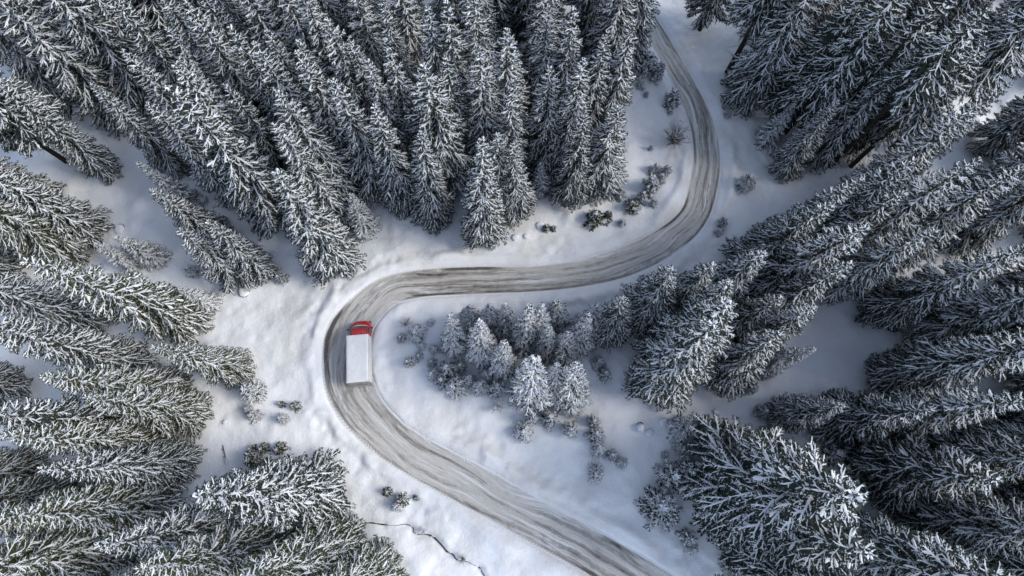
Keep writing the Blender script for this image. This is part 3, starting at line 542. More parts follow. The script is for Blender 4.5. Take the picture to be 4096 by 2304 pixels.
_lat = {}
def vnoise(x, y, scale, seed):
    if seed not in _lat: _lat[seed] = np.random.default_rng(seed).random((256, 256)) * 2 - 1
    g = _lat[seed]
    x = np.asarray(x, float) / scale + 57.3; y = np.asarray(y, float) / scale + 91.7
    xi = np.floor(x).astype(int); yi = np.floor(y).astype(int)
    fx = x - xi; fy = y - yi
    fx = fx * fx * fx * (fx * (fx * 6 - 15) + 10); fy = fy * fy * fy * (fy * (fy * 6 - 15) + 10)
    a = g[xi & 255, yi & 255]; b = g[(xi + 1) & 255, yi & 255]
    c = g[xi & 255, (yi + 1) & 255]; d = g[(xi + 1) & 255, (yi + 1) & 255]
    return (a * (1 - fx) + b * fx) * (1 - fy) + (c * (1 - fx) + d * fx) * fy

def sstep(a, b, x):
    t = np.clip((x - a) / (b - a), 0, 1); return t * t * (3 - 2 * t)

def catmull(P, step):
    P = np.array(P, float); out = []
    for i in range(len(P) - 1):
        p0 = P[max(i - 1, 0)]; p1 = P[i]; p2 = P[i + 1]; p3 = P[min(i + 2, len(P) - 1)]
        n = max(2, int(np.hypot(*(p2 - p1)[:2]) / step))
        for k in range(n):
            t = k / n
            out.append(.5 * (2 * p1 + (p2 - p0) * t + (2 * p0 - 5 * p1 + 4 * p2 - p3) * t * t + (3 * p1 - p0 - 3 * p2 + p3) * t ** 3))
    out.append(P[-1])
    return np.array(out)

# ---------------------------------------------------------------- materials
class M:
    def __init__(s, name, rough=0.6, spec=0.3):
        s.m = bpy.data.materials.new(name); s.m.use_nodes = True
        s.t = s.m.node_tree; s.b = s.t.nodes['Principled BSDF']
        s.b.inputs['Roughness'].default_value = rough
        s.b.inputs['Specular IOR Level'].default_value = spec
    def n(s, typ, **kw):
        o = s.t.nodes.new(typ)
        for k, v in kw.items():
            if k in o.inputs: s.put(o.inputs[k], v)
            else: setattr(o, k, v)
        return o
    def put(s, inp, v):
        if hasattr(v, 'is_linked') or isinstance(v, bpy.types.NodeSocket): s.t.links.new(v, inp)
        else: inp.default_value = v
    def noise(s, vec, scale, detail=3, rough=.55):
        o = s.n('ShaderNodeTexNoise'); o.inputs['Scale'].default_value = scale
        o.inputs['Detail'].default_value = detail; o.inputs['Roughness'].default_value = rough
        if vec is not None: s.t.links.new(vec, o.inputs['Vector'])
        return o.outputs['Fac']
    def math(s, op, a, b=0.0, c=0.0, clamp=False):
        o = s.n('ShaderNodeMath'); o.operation = op; o.use_clamp = clamp
        for i, v in enumerate((a, b, c)): s.put(o.inputs[i], v)
        return o.outputs[0]
    def ramp(s, x, lo, hi, a=0.0, b=1.0):
        o = s.n('ShaderNodeMapRange'); o.interpolation_type = 'SMOOTHSTEP'
        s.put(o.inputs[0], x)
        for i, v in enumerate((lo, hi, a, b)): s.put(o.inputs[i + 1], v)
        return o.outputs[0]
    def mix(s, f, a, b):
        o = s.n('ShaderNodeMix'); o.data_type = 'RGBA'
        s.put(o.inputs[0], f); s.put(o.inputs[6], a); s.put(o.inputs[7], b)
        return o.outputs[2]
    def attr(s, name):
        o = s.n('ShaderNodeAttribute'); o.attribute_name = name
        return o.outputs['Fac']
    def pos(s, obj=False):
        if obj: return s.n('ShaderNodeTexCoord').outputs['Object']
        return s.n('ShaderNodeNewGeometry').outputs['Position']
    def comb(s, x, y, z=0.0):
        o = s.n('ShaderNodeCombineXYZ')
        for i, v in enumerate((x, y, z)): s.put(o.inputs[i], v)
        return o.outputs[0]
    def bump(s, h, strength, dist):
        o = s.n('ShaderNodeBump'); o.inputs['Strength'].default_value = strength; o.inputs['Distance'].default_value = dist
        s.t.links.new(h, o.inputs['Height']); s.t.links.new(o.outputs[0], s.b.inputs['Normal'])
    def color(s, c): s.put(s.b.inputs['Base Color'], c)

def plain(name, c, rough=.6, spec=.3, var=.12, scale=6.0, metallic=0.0):
    m = M(name, rough, spec); v = m.noise(m.pos(True), scale, 4)
    a = tuple(q * (1 - var) for q in c) + (1,); b = tuple(min(1, q * (1 + var)) for q in c) + (1,)
    m.color(m.mix(v, a, b)); m.b.inputs['Metallic'].default_value = metallic
    return m.m

def make_ground_mat():
    m = M('snow_ground', .75, .15); p = m.pos()
    d = m.attr('dirt'); n1 = m.noise(p, .35, 5, .6); n2 = m.noise(p, 2.6, 4, .6)
    f = m.math('MULTIPLY', d, m.ramp(m.math('ADD', n1, m.math('MULTIPLY', n2, .35)), .50, .80))
    base = m.mix(m.ramp(m.noise(p, .12, 3), .3, .7), (.84, .86, .885, 1), (.87, .875, .87, 1))
    m.color(m.mix(f, base, (.66, .625, .56, 1)))
    h = m.math('ADD', m.math('MULTIPLY', m.noise(p, .9, 4, .6), .6), m.math('MULTIPLY', m.noise(p, 5.0, 3, .6), m.math('ADD', .10, m.math('MULTIPLY', d, .22))))
    m.bump(h, .8, .25)
    return m.m

def make_road_mat():
    m = M('packed_snow_road', .6, .25)
    off = m.attr('off'); al = m.attr('along'); ac = m.attr('across')
    wob = m.math('SUBTRACT', m.noise(m.comb(m.math('MULTIPLY', al, .07), 3.0, 0.0), 1.0, 2), .5)
    wob2 = m.math('SUBTRACT', m.noise(m.comb(m.math('MULTIPLY', al, .10), m.math('MULTIPLY', off, .22), 9.0), 1.0, 2), .5)
    off0 = off; off = m.math('ADD', m.math('ADD', off, m.math('MULTIPLY', wob, 1.6)), m.math('MULTIPLY', wob2, 2.4))
    s1 = m.noise(m.comb(m.math('MULTIPLY', off, 1.5), m.math('MULTIPLY', al, .055), 1.0), 1.0, 6, .62)
    s2 = m.noise(m.comb(m.math('MULTIPLY', off, 5.5), m.math('MULTIPLY', al, .13), 7.0), 1.0, 5, .66)
    s3 = m.noise(m.comb(m.math('MULTIPLY', off, 2.6), m.math('MULTIPLY', al, .9), 3.0), 1.0, 8, .74)
    patch = m.noise(m.comb(m.math('MULTIPLY', off, .25), m.math('MULTIPLY', al, .05), 11.0), 1.0, 3)
    # the wheels run left and right of the middle; the plough leaves gravel along both rims
    aa = m.math('ABSOLUTE', ac)
    def lane(c, wd): return m.ramp(m.math('ABSOLUTE', m.math('SUBTRACT', ac, c)), 0, wd, 1, 0)
    lanes = m.math('MAXIMUM', m.math('MAXIMUM', lane(-.50, .26), lane(.02, .2)), lane(.46, .26))
    rim = m.math('MULTIPLY', m.ramp(aa, .66, .86), m.ramp(aa, 1.02, .92))
    dark = m.math('ADD', m.math('ADD', m.math('MULTIPLY', s1, .8), m.math('MULTIPLY', s2, .55)), m.math('ADD', m.math('MULTIPLY', s3, .62), m.math('MULTIPLY', patch, .5)))
    dark = m.math('ADD', dark, m.math('ADD', m.math('MULTIPLY', lanes, .09), m.math('MULTIPLY', rim, m.attr('rim'))))
    white = m.noise(m.comb(m.math('MULTIPLY', off, 3.0), m.math('MULTIPLY', al, .09), 23.0), 1.0, 5, .62)
    c = m.mix(m.ramp(s3, .35, .7), (.52, .495, .45, 1), (.69, .665, .62, 1))
    c = m.mix(m.ramp(white, .50, .66), c, (.80, .80, .79, 1))
    c = m.mix(m.ramp(dark, 1.24, 1.40, 0, .72), c, (.20, .18, .155, 1))
    c = m.mix(m.ramp(dark, 1.40, 1.55, 0, .88), c, (.075, .066, .058, 1))
    edge = m.ramp(m.math('ADD', aa, m.math('MULTIPLY', m.math('SUBTRACT', s3, .5), .16)), .90, .99)
    c = m.mix(edge, c, (.80, .80, .79, 1))
    # lug prints of tyres: chevrons running along a few lines
    tot = None
    for cen, wd, per in ((-.86, .15, .30), (.93, .17, .34), (.20, .13, .3), (-.30, .12, .27)):
        lo = m.math('MULTIPLY', m.math('SUBTRACT', ac, cen), m.attr('half'))
        msk = m.ramp(m.math('ABSOLUTE', lo), wd, wd * 1.25, 1, 0)
        ph = m.math('ADD', m.math('DIVIDE', al, per), m.math('MULTIPLY', m.math('ABSOLUTE', lo), 3.2))
        wv = m.math('SINE', m.math('MULTIPLY', ph, 6.2832))
        g = m.noise(m.comb(cen * 9, m.math('MULTIPLY', al, .07), 5.0), 1.0, 2)
        q = m.math('MULTIPLY', m.math('MULTIPLY', msk, wv), m.ramp(g, .42, .58))
        tot = q if tot is None else m.math('ADD', tot, q)
    c = m.mix(m.math('MULTIPLY', m.ramp(tot, .1, .8), .35), c, (.30, .28, .25, 1))
    m.color(c)
    h = m.math('ADD', m.math('MULTIPLY', s2, .8), m.math('ADD', m.math('MULTIPLY', tot, .22), m.math('MULTIPLY', s3, .4)))
    m.bump(h, .8, .09)
    m.put(m.b.inputs['Roughness'], m.ramp(dark, 1.2, 1.6, .7, .42))
    return m.m

def make_needle_mat(name, a, b):
    m = M(name, .75, .15)
    r = m.n('ShaderNodeObjectInfo').outputs['Random']
    v = m.math('ADD', m.math('MULTIPLY', m.noise(m.pos(True), 1.3, 3), .7), m.math('MULTIPLY', r, .3))
    m.color(m.mix(v, a, b))
    return m.m

def make_tree_snow():
    m = M('branch_snow', .7, .15)
    v = m.noise(m.pos(True), 5.0, 3)
    m.color(m.mix(v, (.74, .76, .79, 1), (.88, .89, .90, 1)))
    return m.m

MAT_GROUND = make_ground_mat(); MAT_ROAD = make_road_mat()
MAT_NEEDLE = make_needle_mat('spruce_needles', (.022, .032, .028, 1), (.055, .070, .055, 1))
MAT_NEEDLE_G = make_needle_mat('spruce_needles_olive', (.034, .044, .022, 1), (.085, .095, .044, 1))
MAT_TSNOW = make_tree_snow()
MAT_BARK = plain('bark', (.055, .043, .034), .9, .1, .4, 9)
MAT_TWIG = plain('bare_twig', (.10, .075, .055), .9, .1, .4, 9)
MAT_STONE = plain('stone', (.16, .15, .14), .85, .2, .35, 5)
MAT_CAP = plain('cap_snow', (.85, .865, .88), .75, .15, .03, 4)

# ---------------------------------------------------------------- ground and road
RS = catmull(ROAD, .25)                       # x, y, half width
dxy = np.gradient(RS[:, :2], axis=0); dxy /= np.linalg.norm(dxy, axis=1)[:, None]
nrm = np.stack([dxy[:, 1], -dxy[:, 0]], 1)    # to the right of travel (top of picture -> bottom)
arc = np.concatenate([[0], np.cumsum(np.hypot(*np.diff(RS[:, :2], axis=0).T))])
ST = catmull([s + (0,) for s in STREAM], .1)[:, :2]
STW = .55 + .45 * vnoise(np.arange(len(ST)) * .1, np.zeros(len(ST)), .9, 77)

def road_dist(x, y):
    x = np.asarray(x, float).ravel(); y = np.asarray(y, float).ravel()
    d = np.empty(len(x)); i = np.empty(len(x), int)
    for k in range(0, len(x), 20000):
        sl_ = slice(k, k + 20000)
        D = np.hypot(x[sl_, None] - RS[None, ::2, 0], y[sl_, None] - RS[None, ::2, 1]) - RS[None, ::2, 2]
        j = D.argmin(1); i[sl_] = j * 2; d[sl_] = D[np.arange(len(j)), j]
    return d, i

def ground_h(x, y):
    sh = np.shape(x); x = np.asarray(x, float).ravel(); y = np.asarray(y, float).ravel()
    d, i = road_dist(x, y)
    away = sstep(.6, 7, d)
    h = away * (.55 * vnoise(x, y, 14, 1) + .30 * vnoise(x, y, 5.5, 2)) + sstep(.3, 2.5, d) * (.17 * vnoise(x, y, 2.1, 3) + .055 * vnoise(x, y, .8, 4))
    n1 = vnoise(x, y, 3.2, 5); n2 = vnoise(x, y, 1.1, 6); n3 = vnoise(x, y, .55, 7)
    edge = d + .10 * vnoise(x, y, 1.6, 8) + .05 * n3
    lip = .11 + .06 * n1
    h = h - .28 + (.28 + lip) * sstep(-.32, .22, edge)
    h += (.26 + .24 * n1) * np.exp(-((d - 1.0 - .4 * n1) / .6) ** 2) + .10 * np.exp(-((d - .35 - .15 * n1) / .16) ** 2)
    h += (.17 * n2 + .11 * n3) * np.exp(-((d - 1.8) / 1.5) ** 2) * sstep(-.5, .4, vnoise(x, y, 7, 9)) * sstep(.1, .5, d)
    for (bx_, by_, br_, bk_, _) in BOULD:
        q2 = ((x - bx_) ** 2 + (y - by_) ** 2) / (br_ * 1.0) ** 2
        h += (.55 * br_ if bk_ == 'mound' else .16) * np.exp(-q2 * (1 if bk_ == 'mound' else .35))
    near = (y < 0) & (y > -22) & (x > -22) & (x < 10)
    if near.any():
        xs, ys = x[near], y[near]
        D = np.hypot(xs[:, None] - ST[None, :, 0], ys[:, None] - ST[None, :, 1]); j = D.argmin(1); D = D[np.arange(len(j)), j]
        t = np.gradient(ST, axis=0)[j]; side = (xs - ST[j, 0]) * t[:, 1] - (ys - ST[j, 1]) * t[:, 0]
        dr = -.16 * np.exp(-(D / 2.2) ** 2) * (side > 0) - .42 * np.exp(-(D / .27) ** 2) * sstep(-.3, .3, STW[j] - .3)
        h[near] += dr
    return h.reshape(sh), d.reshape(sh)

def axis(lo, hi, step, far):
    a = list(np.arange(lo, hi + 1e-6, step)); k = step * 2; l = lo; r = hi; L_ = []; R_ = []
    while l > -far: l -= k; L_.append(l); r += k; R_.append(r); k *= 1.45
    return np.array(L_[::-1] + a + R_)
gx = axis(-66, 66, .25, 600); gy = axis(-24, 74, .25, 600)
GX, GY = np.meshgrid(gx, gy)
GZ, GD = ground_h(GX, GY)
far = sstep(80, 400, np.hypot(GX, GY)); GZ += far * 0
nx, ny = len(gx), len(gy)
idx = np.arange(nx * ny).reshape(ny, nx)
q = np.stack([idx[:-1, :-1], idx[:-1, 1:], idx[1:, 1:], idx[1:, :-1]], -1).reshape(-1, 4)
gme = mesh_np('ground', np.stack([GX, GY, GZ], -1), quads=q, mat=MAT_GROUND, smooth=True)
dirt = np.exp(-np.clip(GD, 0, None) / 3.2) * (.25 + .4 * sstep(-.3, .5, vnoise(GX, GY, 9, 21)))
for cx_, cy_, r_, k_ in ((-24.5, 15.5, 4.0, .55), (-23.5, 11, 2.6, .6), (3, 25.5, 6, .5), (-12, 21.5, 4, .35), (-15, -2, 5, .4), (-6, -6.5, 5, .4)):
    dirt = np.maximum(dirt, k_ * np.exp(-((GX - cx_) ** 2 + (GY - cy_) ** 2) / r_ ** 2))
at = gme.attributes.new('dirt', 'FLOAT', 'POINT'); at.data.foreach_set('value', dirt.ravel().astype(np.float32))
tag(obj('ground', gme), kind='structure')
def gz(x, y): return float(ground_h(np.array([x]), np.array([y]))[0][0])

NA = 33
tt = np.linspace(-1.16, 1.16, NA)
hwv = RS[:, 2]
RX = RS[:, None, 0] + nrm[:, None, 0] * tt[None] * hwv[:, None]
RY = RS[:, None, 1] + nrm[:, None, 1] * tt[None] * hwv[:, None]
rz = .012 * vnoise(tt[None] * hwv[:, None], arc[:, None] * .06, .35, 31) + .01 * vnoise(RX, RY, 3, 32)
for c_, d_ in ((-.5, .03), (.46, .03), (0.02, .015)): rz = rz - d_ * np.exp(-((tt[None] - c_) * hwv[:, None] / .28) ** 2)
rz = rz + .05 * sstep(.82, 1.0, np.abs(tt))[None]
idx = np.arange(RX.size).reshape(RX.shape)
q = np.stack([idx[:-1, :-1], idx[1:, :-1], idx[1:, 1:], idx[:-1, 1:]], -1).reshape(-1, 4)[:, ::-1]
rme = mesh_np('road', np.stack([RX, RY, rz], -1), quads=q, mat=MAT_ROAD, smooth=True)
rimv = .42 * np.clip(.35 + 1.0 * vnoise(arc[:, None] * np.ones(NA)[None], np.where(tt[None] > 0, 40., 0.) * np.ones(len(RS))[:, None], 5.5, 33), 0, 1) * np.where(tt[None] > 0, 1., .55)
for nm, A_ in (('off', tt[None] * hwv[:, None]), ('along', arc[:, None] * np.ones(NA)[None]), ('across', tt[None] * np.ones(len(RS))[:, None]), ('half', hwv[:, None] * np.ones(NA)[None]), ('rim', rimv)):
    a_ = rme.attributes.new(nm, 'FLOAT', 'POINT'); a_.data.foreach_set('value', A_.ravel().astype(np.float32))
tag(obj('road', rme), kind='structure')

# stream: dark water and soil glimpsed in a crack of the snow
t = np.gradient(ST, axis=0); t /= np.linalg.norm(t, axis=1)[:, None] + 1e-9
n_ = np.stack([-t[:, 1], t[:, 0]], 1); wd = .015 + .11 * np.clip(STW - .3, 0, 1)
hs_ = ground_h(ST[:, 0], ST[:, 1])[0]
V = np.stack([np.c_[ST + n_ * wd[:, None], hs_ + .03], np.c_[ST - n_ * wd[:, None], hs_ + .03]], 1)
idx = np.arange(len(ST) * 2).reshape(-1, 2)
q = np.stack([idx[:-1, 0], idx[:-1, 1], idx[1:, 1], idx[1:, 0]], -1)
tag(obj('stream', mesh_np('stream', V, quads=q, mat=plain('dark_water_soil', (.05, .042, .034), .35, .4, .4, 3))), kind='structure')

# ---------------------------------------------------------------- spruce generator
def vstrips(C, Wd, drop):
    """C (n,k,3) centre lines, Wd (n,k,3) half-width vectors, drop (n,k): ridge strips with two slopes"""
    n, k, _ = C.shape
    Lf = C - Wd; Rt = C + Wd
    Lf = Lf.copy(); Rt = Rt.copy(); Lf[..., 2] -= drop; Rt[..., 2] -= drop
    V = np.stack([Lf, C, Rt], 2).reshape(-1, 3)
    I = np.arange(n * k * 3).reshape(n, k, 3)
    Q = np.stack([I[:, :-1, :-1], I[:, 1:, :-1], I[:, 1:, 1:], I[:, :-1, 1:]], -1).reshape(-1, 4)[:, ::-1]
    return V, Q

def join(parts):
    Vs, Qs, Ts, o = [], [], [], 0
    for V, Q, T in parts:
        Vs.append(V)
        if Q is not None: Qs.append(Q + o)
        if T is not None: Ts.append(T + o)
        o += len(V)
    return np.concatenate(Vs), (np.concatenate(Qs) if Qs else None), (np.concatenate(Ts) if Ts else None)

def spruce(seed, H=20., R=3., cb=.06, nwh=33, per=5, snow=.8, droop=1., sp=.13, tw=.058, sw=.026, maxtw=.48, lean_up=.7, needle=None, trunk_r=.2, dead=0, prof=.72, ragged=.32, frond=.13, fork=1.7, spine=1.75, hang=4.0, tsnow=.68, pads=.22):
    rng = np.random.default_rng(seed)
    NB = nwh * per
    t = (np.repeat(np.arange(nwh), per) + rng.random(NB) * .8 + .1) / nwh
    t = np.clip(t, 0, 1)
    z0 = H * (1 - t * (1 - cb)) - H * .012
    L = R * (.045 + .955 * t ** prof) * (1 - ragged * .5 + ragged * rng.random(NB) + .25 * (rng.random(NB) > .9) * ragged)
    L *= 1 - .35 * np.clip((t - .9) / .1, 0, 1)
    az = np.repeat(np.arange(nwh) * 2.4, per) + np.tile(np.arange(per), nwh) * 2 * np.pi / per + rng.normal(0, .22, NB)
    a = lean_up - (lean_up + .26) * np.minimum(1, t * 1.25) ** .55 + rng.normal(0, .07, NB)
    b = -.62 * droop * (.35 + .65 * t) + rng.normal(0, .05, NB); c = .24 + .14 * rng.random(NB)
    sway = rng.normal(0, .10, NB)
    org = np.zeros((NB, 2))
    bsn = np.clip(snow + rng.normal(0, .16, NB) + .26 * np.sin(az * 2 + z0 * .9 + seed) * np.sin(z0 * 1.7 + az + seed * 2), 0, 1)
    thick = np.ones(NB)
    # side boughs leave the main boughs like fingers
    ns = np.clip((L * fork).astype(int), 0, 6); ns[L < .7] = 0
    ip = np.repeat(np.arange(NB), ns); k_ = np.concatenate([np.arange(n) for n in ns]) if ns.sum() else np.zeros(0, int)
    s0 = .22 + .6 * (k_ + .2 + .6 * rng.random(len(ip))) / np.maximum(ns[ip], 1)
    sd = np.where((k_ + ip) % 2 == 0, 1., -1.)
    er0 = np.stack([np.cos(az), np.sin(az)], -1); et0 = np.stack([-np.sin(az), np.cos(az)], -1)
    o2 = er0[ip] * (L[ip] * s0)[:, None] + et0[ip] * (sway[ip] * L[ip] * s0 * s0)[:, None]
    zz0 = z0[ip] + L[ip] * (a[ip] * s0 + b[ip] * s0 * s0 + c[ip] * s0 ** 3)
    a2 = (a[ip] + 2 * b[ip] * s0 + 3 * c[ip] * s0 * s0) * .8 + rng.normal(0, .05, len(ip))
    L2 = L[ip] * (.20 + .42 * (1 - s0)) * (.75 + .5 * rng.random(len(ip)))
    az = np.concatenate([az, az[ip] + sd * np.radians(rng.normal(40, 7, len(ip)))]); L = np.concatenate([L, L2]); t = np.concatenate([t, t[ip]])
    z0 = np.concatenate([z0, zz0]); a = np.concatenate([a, a2]); b = np.concatenate([b, np.full(len(ip), -.32 * droop)]); c = np.concatenate([c, .22 + .1 * rng.random(len(ip))])
    sway = np.concatenate([sway, -sd * .12 + rng.normal(0, .06, len(ip))]); org = np.concatenate([org, o2]); bsn = np.concatenate([bsn, np.clip(bsn[ip] + rng.normal(0, .12, len(ip)), 0, 1)])
    thick = np.concatenate([thick, np.full(len(ip), .78)]); NB = len(L)
    er = np.stack([np.cos(az), np.sin(az)], -1); et = np.stack([-np.sin(az), np.cos(az)], -1)
    def P(i, s):
        r = L[i] * s; lat = sway[i] * L[i] * s * s
        xy = org[i] + er[i] * r[..., None] + et[i] * lat[..., None]
        z = z0[i] + L[i] * (a[i] * s + b[i] * s * s + c[i] * s ** 3)
        return np.concatenate([xy, z[..., None]], -1)
    green, white = [], []
    # spines
    K = 7; ss = np.linspace(.04, 1.02, K)
    ib = np.repeat(np.arange(NB)[:, None], K, 1); sB = np.repeat(ss[None], NB, 0)
    C = P(ib, sB); C[..., 2] += rng.normal(0, .015, C.shape[:2])
    taper = np.array([.6, 1, 1.05, 1, .9, .75, .2])
    Wv = np.concatenate([et[ib], np.zeros(ib.shape + (1,))], -1)
    g = Wv * (tw * .8 * taper)[None, :, None]
    green.append(vstrips(C - np.array([0, 0, .03]), g, np.full(C.shape[:2], tw * .9)) + (None,))
    keep = bsn > .22
    wj = (sw * spine * taper)[None, :, None] * (.7 + .6 * rng.random((NB, K, 1))) * (.5 + .65 * bsn)[:, None, None] * thick[:, None, None]
    Cw = C + np.array([0, 0, .035])
    white.append(vstrips(Cw[keep], (Wv * wj)[keep], np.full((keep.sum(), K), sw * .8)) + (None,))
    # heavier pads of snow that have slid together here and there
    npd = int(pads * NB); pi_ = rng.integers(0, NB, npd); ps = .25 + .6 * rng.random(npd); dl = (.14 + .2 * rng.random(npd)) / np.maximum(L[pi_], .3)
    sP = np.clip(ps[:, None] + dl[:, None] * np.array([-1, -.4, .4, 1])[None], 0, 1.02)
    Cp = P(np.repeat(pi_[:, None], 4, 1), sP) + np.array([0, 0, .06])
    wp = np.array([.25, 1, .9, .2])[None, :, None] * (sw * (1.8 + 2.4 * rng.random((npd, 1, 1))))
    white.append(vstrips(Cp, np.concatenate([et[pi_], np.zeros((npd, 1))], -1)[:, None] * wp, wp[..., 0] * .7) + (None,))
    # twigs
    nt_ = np.maximum(2, (L * .95 / sp).astype(int))
    bi = np.repeat(np.arange(NB), nt_ * 2)
    kk = np.concatenate([np.arange(2 * n) for n in nt_])
    nn = nt_[bi]
    s = .08 + .92 * ((kk // 2) + .15 + .7 * rng.random(len(kk))) / nn
    s = np.minimum(s, .99)
    side = np.where(kk % 2 == 0, 1., -1.)
    l = (.14 + frond * L[bi] * (1 - s) ** .6 * np.minimum(1, .35 + s * 2.6)) * (.65 + .6 * rng.random(len(s)))
    l = np.minimum(l, maxtw)
    al = np.radians(62 - 26 * s + rng.normal(0, 9, len(s)))
    d2 = er[bi] * np.cos(al)[:, None] + et[bi] * (np.sin(al) * side)[:, None]
    base = P(bi, s)
    qk = np.array([0, 1.])
    C = np.repeat(base[:, None], 2, 1)
    C[..., :2] += d2[:, None] * (l[:, None] * qk)[..., None]
    sl_ = a[bi] * .35 + rng.normal(0, .07, len(s))
    C[..., 2] += l[:, None] * (sl_[:, None] * qk - (.16 + .30 * droop * (.4 + .6 * t[bi]))[:, None] * qk ** 1.6)
    pv = np.stack([-d2[:, 1], d2[:, 0], np.zeros(len(s))], -1)
    jit = .75 + .5 * rng.random((len(s), 1))
    wg = np.array([1.0, .25])[None] * tw * jit
    green.append(vstrips(C, pv[:, None] * wg[..., None], wg * .9) + (None,))
    has = rng.random(len(s)) < np.clip(tsnow * bsn[bi] * (.6 + .6 * s), 0, .97)
    ws = np.array([1.0, .35])[None] * sw * (.6 + .8 * rng.random((len(s), 1)))
    Cs = C + np.array([0, 0, .03]) + rng.normal(0, .008, C.shape)
    white.append(vstrips(Cs[has], (pv[:, None] * ws[..., None])[has], (ws * .7)[has]) + (None,))
    # needle sprays on each twig
    def sprays(sel, qs, ln, bw, lift, frac):
        out = []
        for q_, sd in qs:
            m = sel & (rng.random(len(s)) < frac)
            if not m.any(): continue
            p0 = base[m].copy(); p0[:, :2] += d2[m] * (l[m] * q_)[:, None]
            zc = C[m, 0, 2] + (C[m, 1, 2] - C[m, 0, 2]) * q_
            p0[:, 2] = zc + lift
            p1 = p0.copy(); p1[:, :2] += d2[m] * bw; 
            ln_ = ln * (.6 + .8 * rng.random(m.sum())) * np.minimum(1, .45 + l[m])
            p2 = p0.copy(); p2[:, :2] += d2[m] * (ln_ * .75 + bw * .5)[:, None] + pv[m, :2] * (ln_ * .8 * sd)[:, None]; p2[:, 2] -= ln_ * .35
            V = np.stack([p0, p1, p2], 1).reshape(-1, 3)
            out.append((V, None, np.arange(len(V)).reshape(-1, 3)))
        return out
    QS = [(.22, 1), (.34, -1), (.58, 1), (.7, -1)]
    green += sprays(np.ones(len(s), bool), QS, tw * 3.0, tw * 1.5, -.01, .9)
    white += sprays(has, QS, sw * 3.2, sw * 1.5, .035, .62)
    # needles hanging in curtains under the boughs
    nh = np.maximum(1, (L * hang).astype(int)); hi = np.repeat(np.arange(NB), nh); hs2 = .1 + .85 * rng.random(len(hi))
    p0 = P(hi, hs2); ln = (.2 + .42 * rng.random(len(hi))) * (.4 + .6 * t[hi]) * tw / .06
    an = rng.random(len(hi)) * 6.283
    p1 = p0.copy(); p1[:, :2] += (er[hi] * (.3 * ln)[:, None]) + rng.normal(0, .05, (len(hi), 2)); p1[:, 2] -= ln
    Wd = np.stack([np.cos(an), np.sin(an), np.zeros(len(hi))], -1)[:, None] * np.array([1.3, .4])[None, :, None] * tw
    green.append(vstrips(np.stack([p0, p1], 1), Wd, np.zeros((len(hi), 2))) + (None,))
    # leader
    C = np.array([[[0, 0, H * .955], [0, 0, H * .985], [0, 0, H]]]); 
    for an in (0, 1.57):
        Wd = np.array([[[math.cos(an), math.sin(an), 0]] * 3]) * np.array([1., .8, .1])[None, :, None] * tw
        green.append(vstrips(C, Wd, np.zeros((1, 3))) + (None,))
        white.append(vstrips(C + np.array([0, 0, .04]), Wd * .8, np.zeros((1, 3))) + (None,))
    V, Q, T = join(green); crown = mesh_np('crown', V, Q, T, needle or MAT_NEEDLE)
    V, Q, T = join(white); snw = mesh_np('snow', V, Q, T, MAT_TSNOW)
    # trunk
    g = Geo(); zz = [-.4, 0, .35, H * .2, H * .5, H * .8, H * .97]; rr = [1.5, 1.25, 1.05, .9, .62, .28, .05]
    g.tube([(.03 * H * .05 * math.sin(z * .4 + seed), .0015 * H * math.cos(z * .3 + seed), z) for z in zz], [trunk_r * r for r in rr], 9)
    if dead:
        rr_ = random.Random(seed)
        for i in range(dead):
            z = H * (.03 + (cb + .05) * rr_.random()); an = rr_.random() * 6.283; ln = .5 + 1.3 * rr_.random()
            p = [(math.cos(an) * q_ * ln, math.sin(an) * q_ * ln, z - ln * (.15 * q_ + .35 * q_ * q_)) for q_ in (0, .35, .7, 1)]
            g.tube(p, [.02, .015, .011, .005], 3)
    me = bpy.data.meshes.new('trunk'); me.from_pydata(g.v, [], g.f); me.update(); me.materials.append(MAT_BARK)
    me.polygons.foreach_set('use_smooth', [True] * len(me.polygons))
    return dict(H=H, R=R, crown=crown, snow=snw, trunk=me)

big = [spruce(11, R=2.9, snow=.85), spruce(12, R=2.6, snow=.8, nwh=35, droop=1.15), spruce(13, R=3.2, snow=.88, nwh=30, droop=.9, ragged=.45),
       spruce(14, R=2.7, snow=.78, per=6, nwh=30, droop=1.3), spruce(15, R=3.1, snow=.76, nwh=28, cb=.1, ragged=.5, fork=2.1), spruce(16, R=2.4, snow=.88, nwh=36, prof=.62)]
lite = [spruce(21, R=3.0, snow=.62, nwh=32, tsnow=.5), spruce(22, R=3.2, snow=.68, nwh=30, droop=.9, ragged=.45, tsnow=.5)]
oliv = [spruce(23, R=3.0, snow=.72, nwh=31, needle=MAT_NEEDLE_G), spruce(24, R=2.7, snow=.78, nwh=33, needle=MAT_NEEDLE_G, droop=1.2)]
mast = [spruce(33, R=2.3, cb=.60, nwh=16, snow=.6, dead=70, trunk_r=.23), spruce(34, R=2.5, cb=.52, nwh=18, snow=.65, dead=60, trunk_r=.22)]
low = [spruce(35, R=2.6, cb=.16, nwh=28, snow=.55, dead=24, trunk_r=.22, tsnow=.5)]
bole = [spruce(31, R=2.6, cb=.38, nwh=23, snow=.6, dead=46, trunk_r=.24), spruce(32, R=2.4, cb=.28, nwh=26, snow=.65, dead=36, trunk_r=.22)]
YG = dict(H=9, cb=.03, per=6, sp=.16, tw=.05, sw=.042, trunk_r=.1, maxtw=.5, frond=.2, fork=1.6, hang=2.5, tsnow=.9)
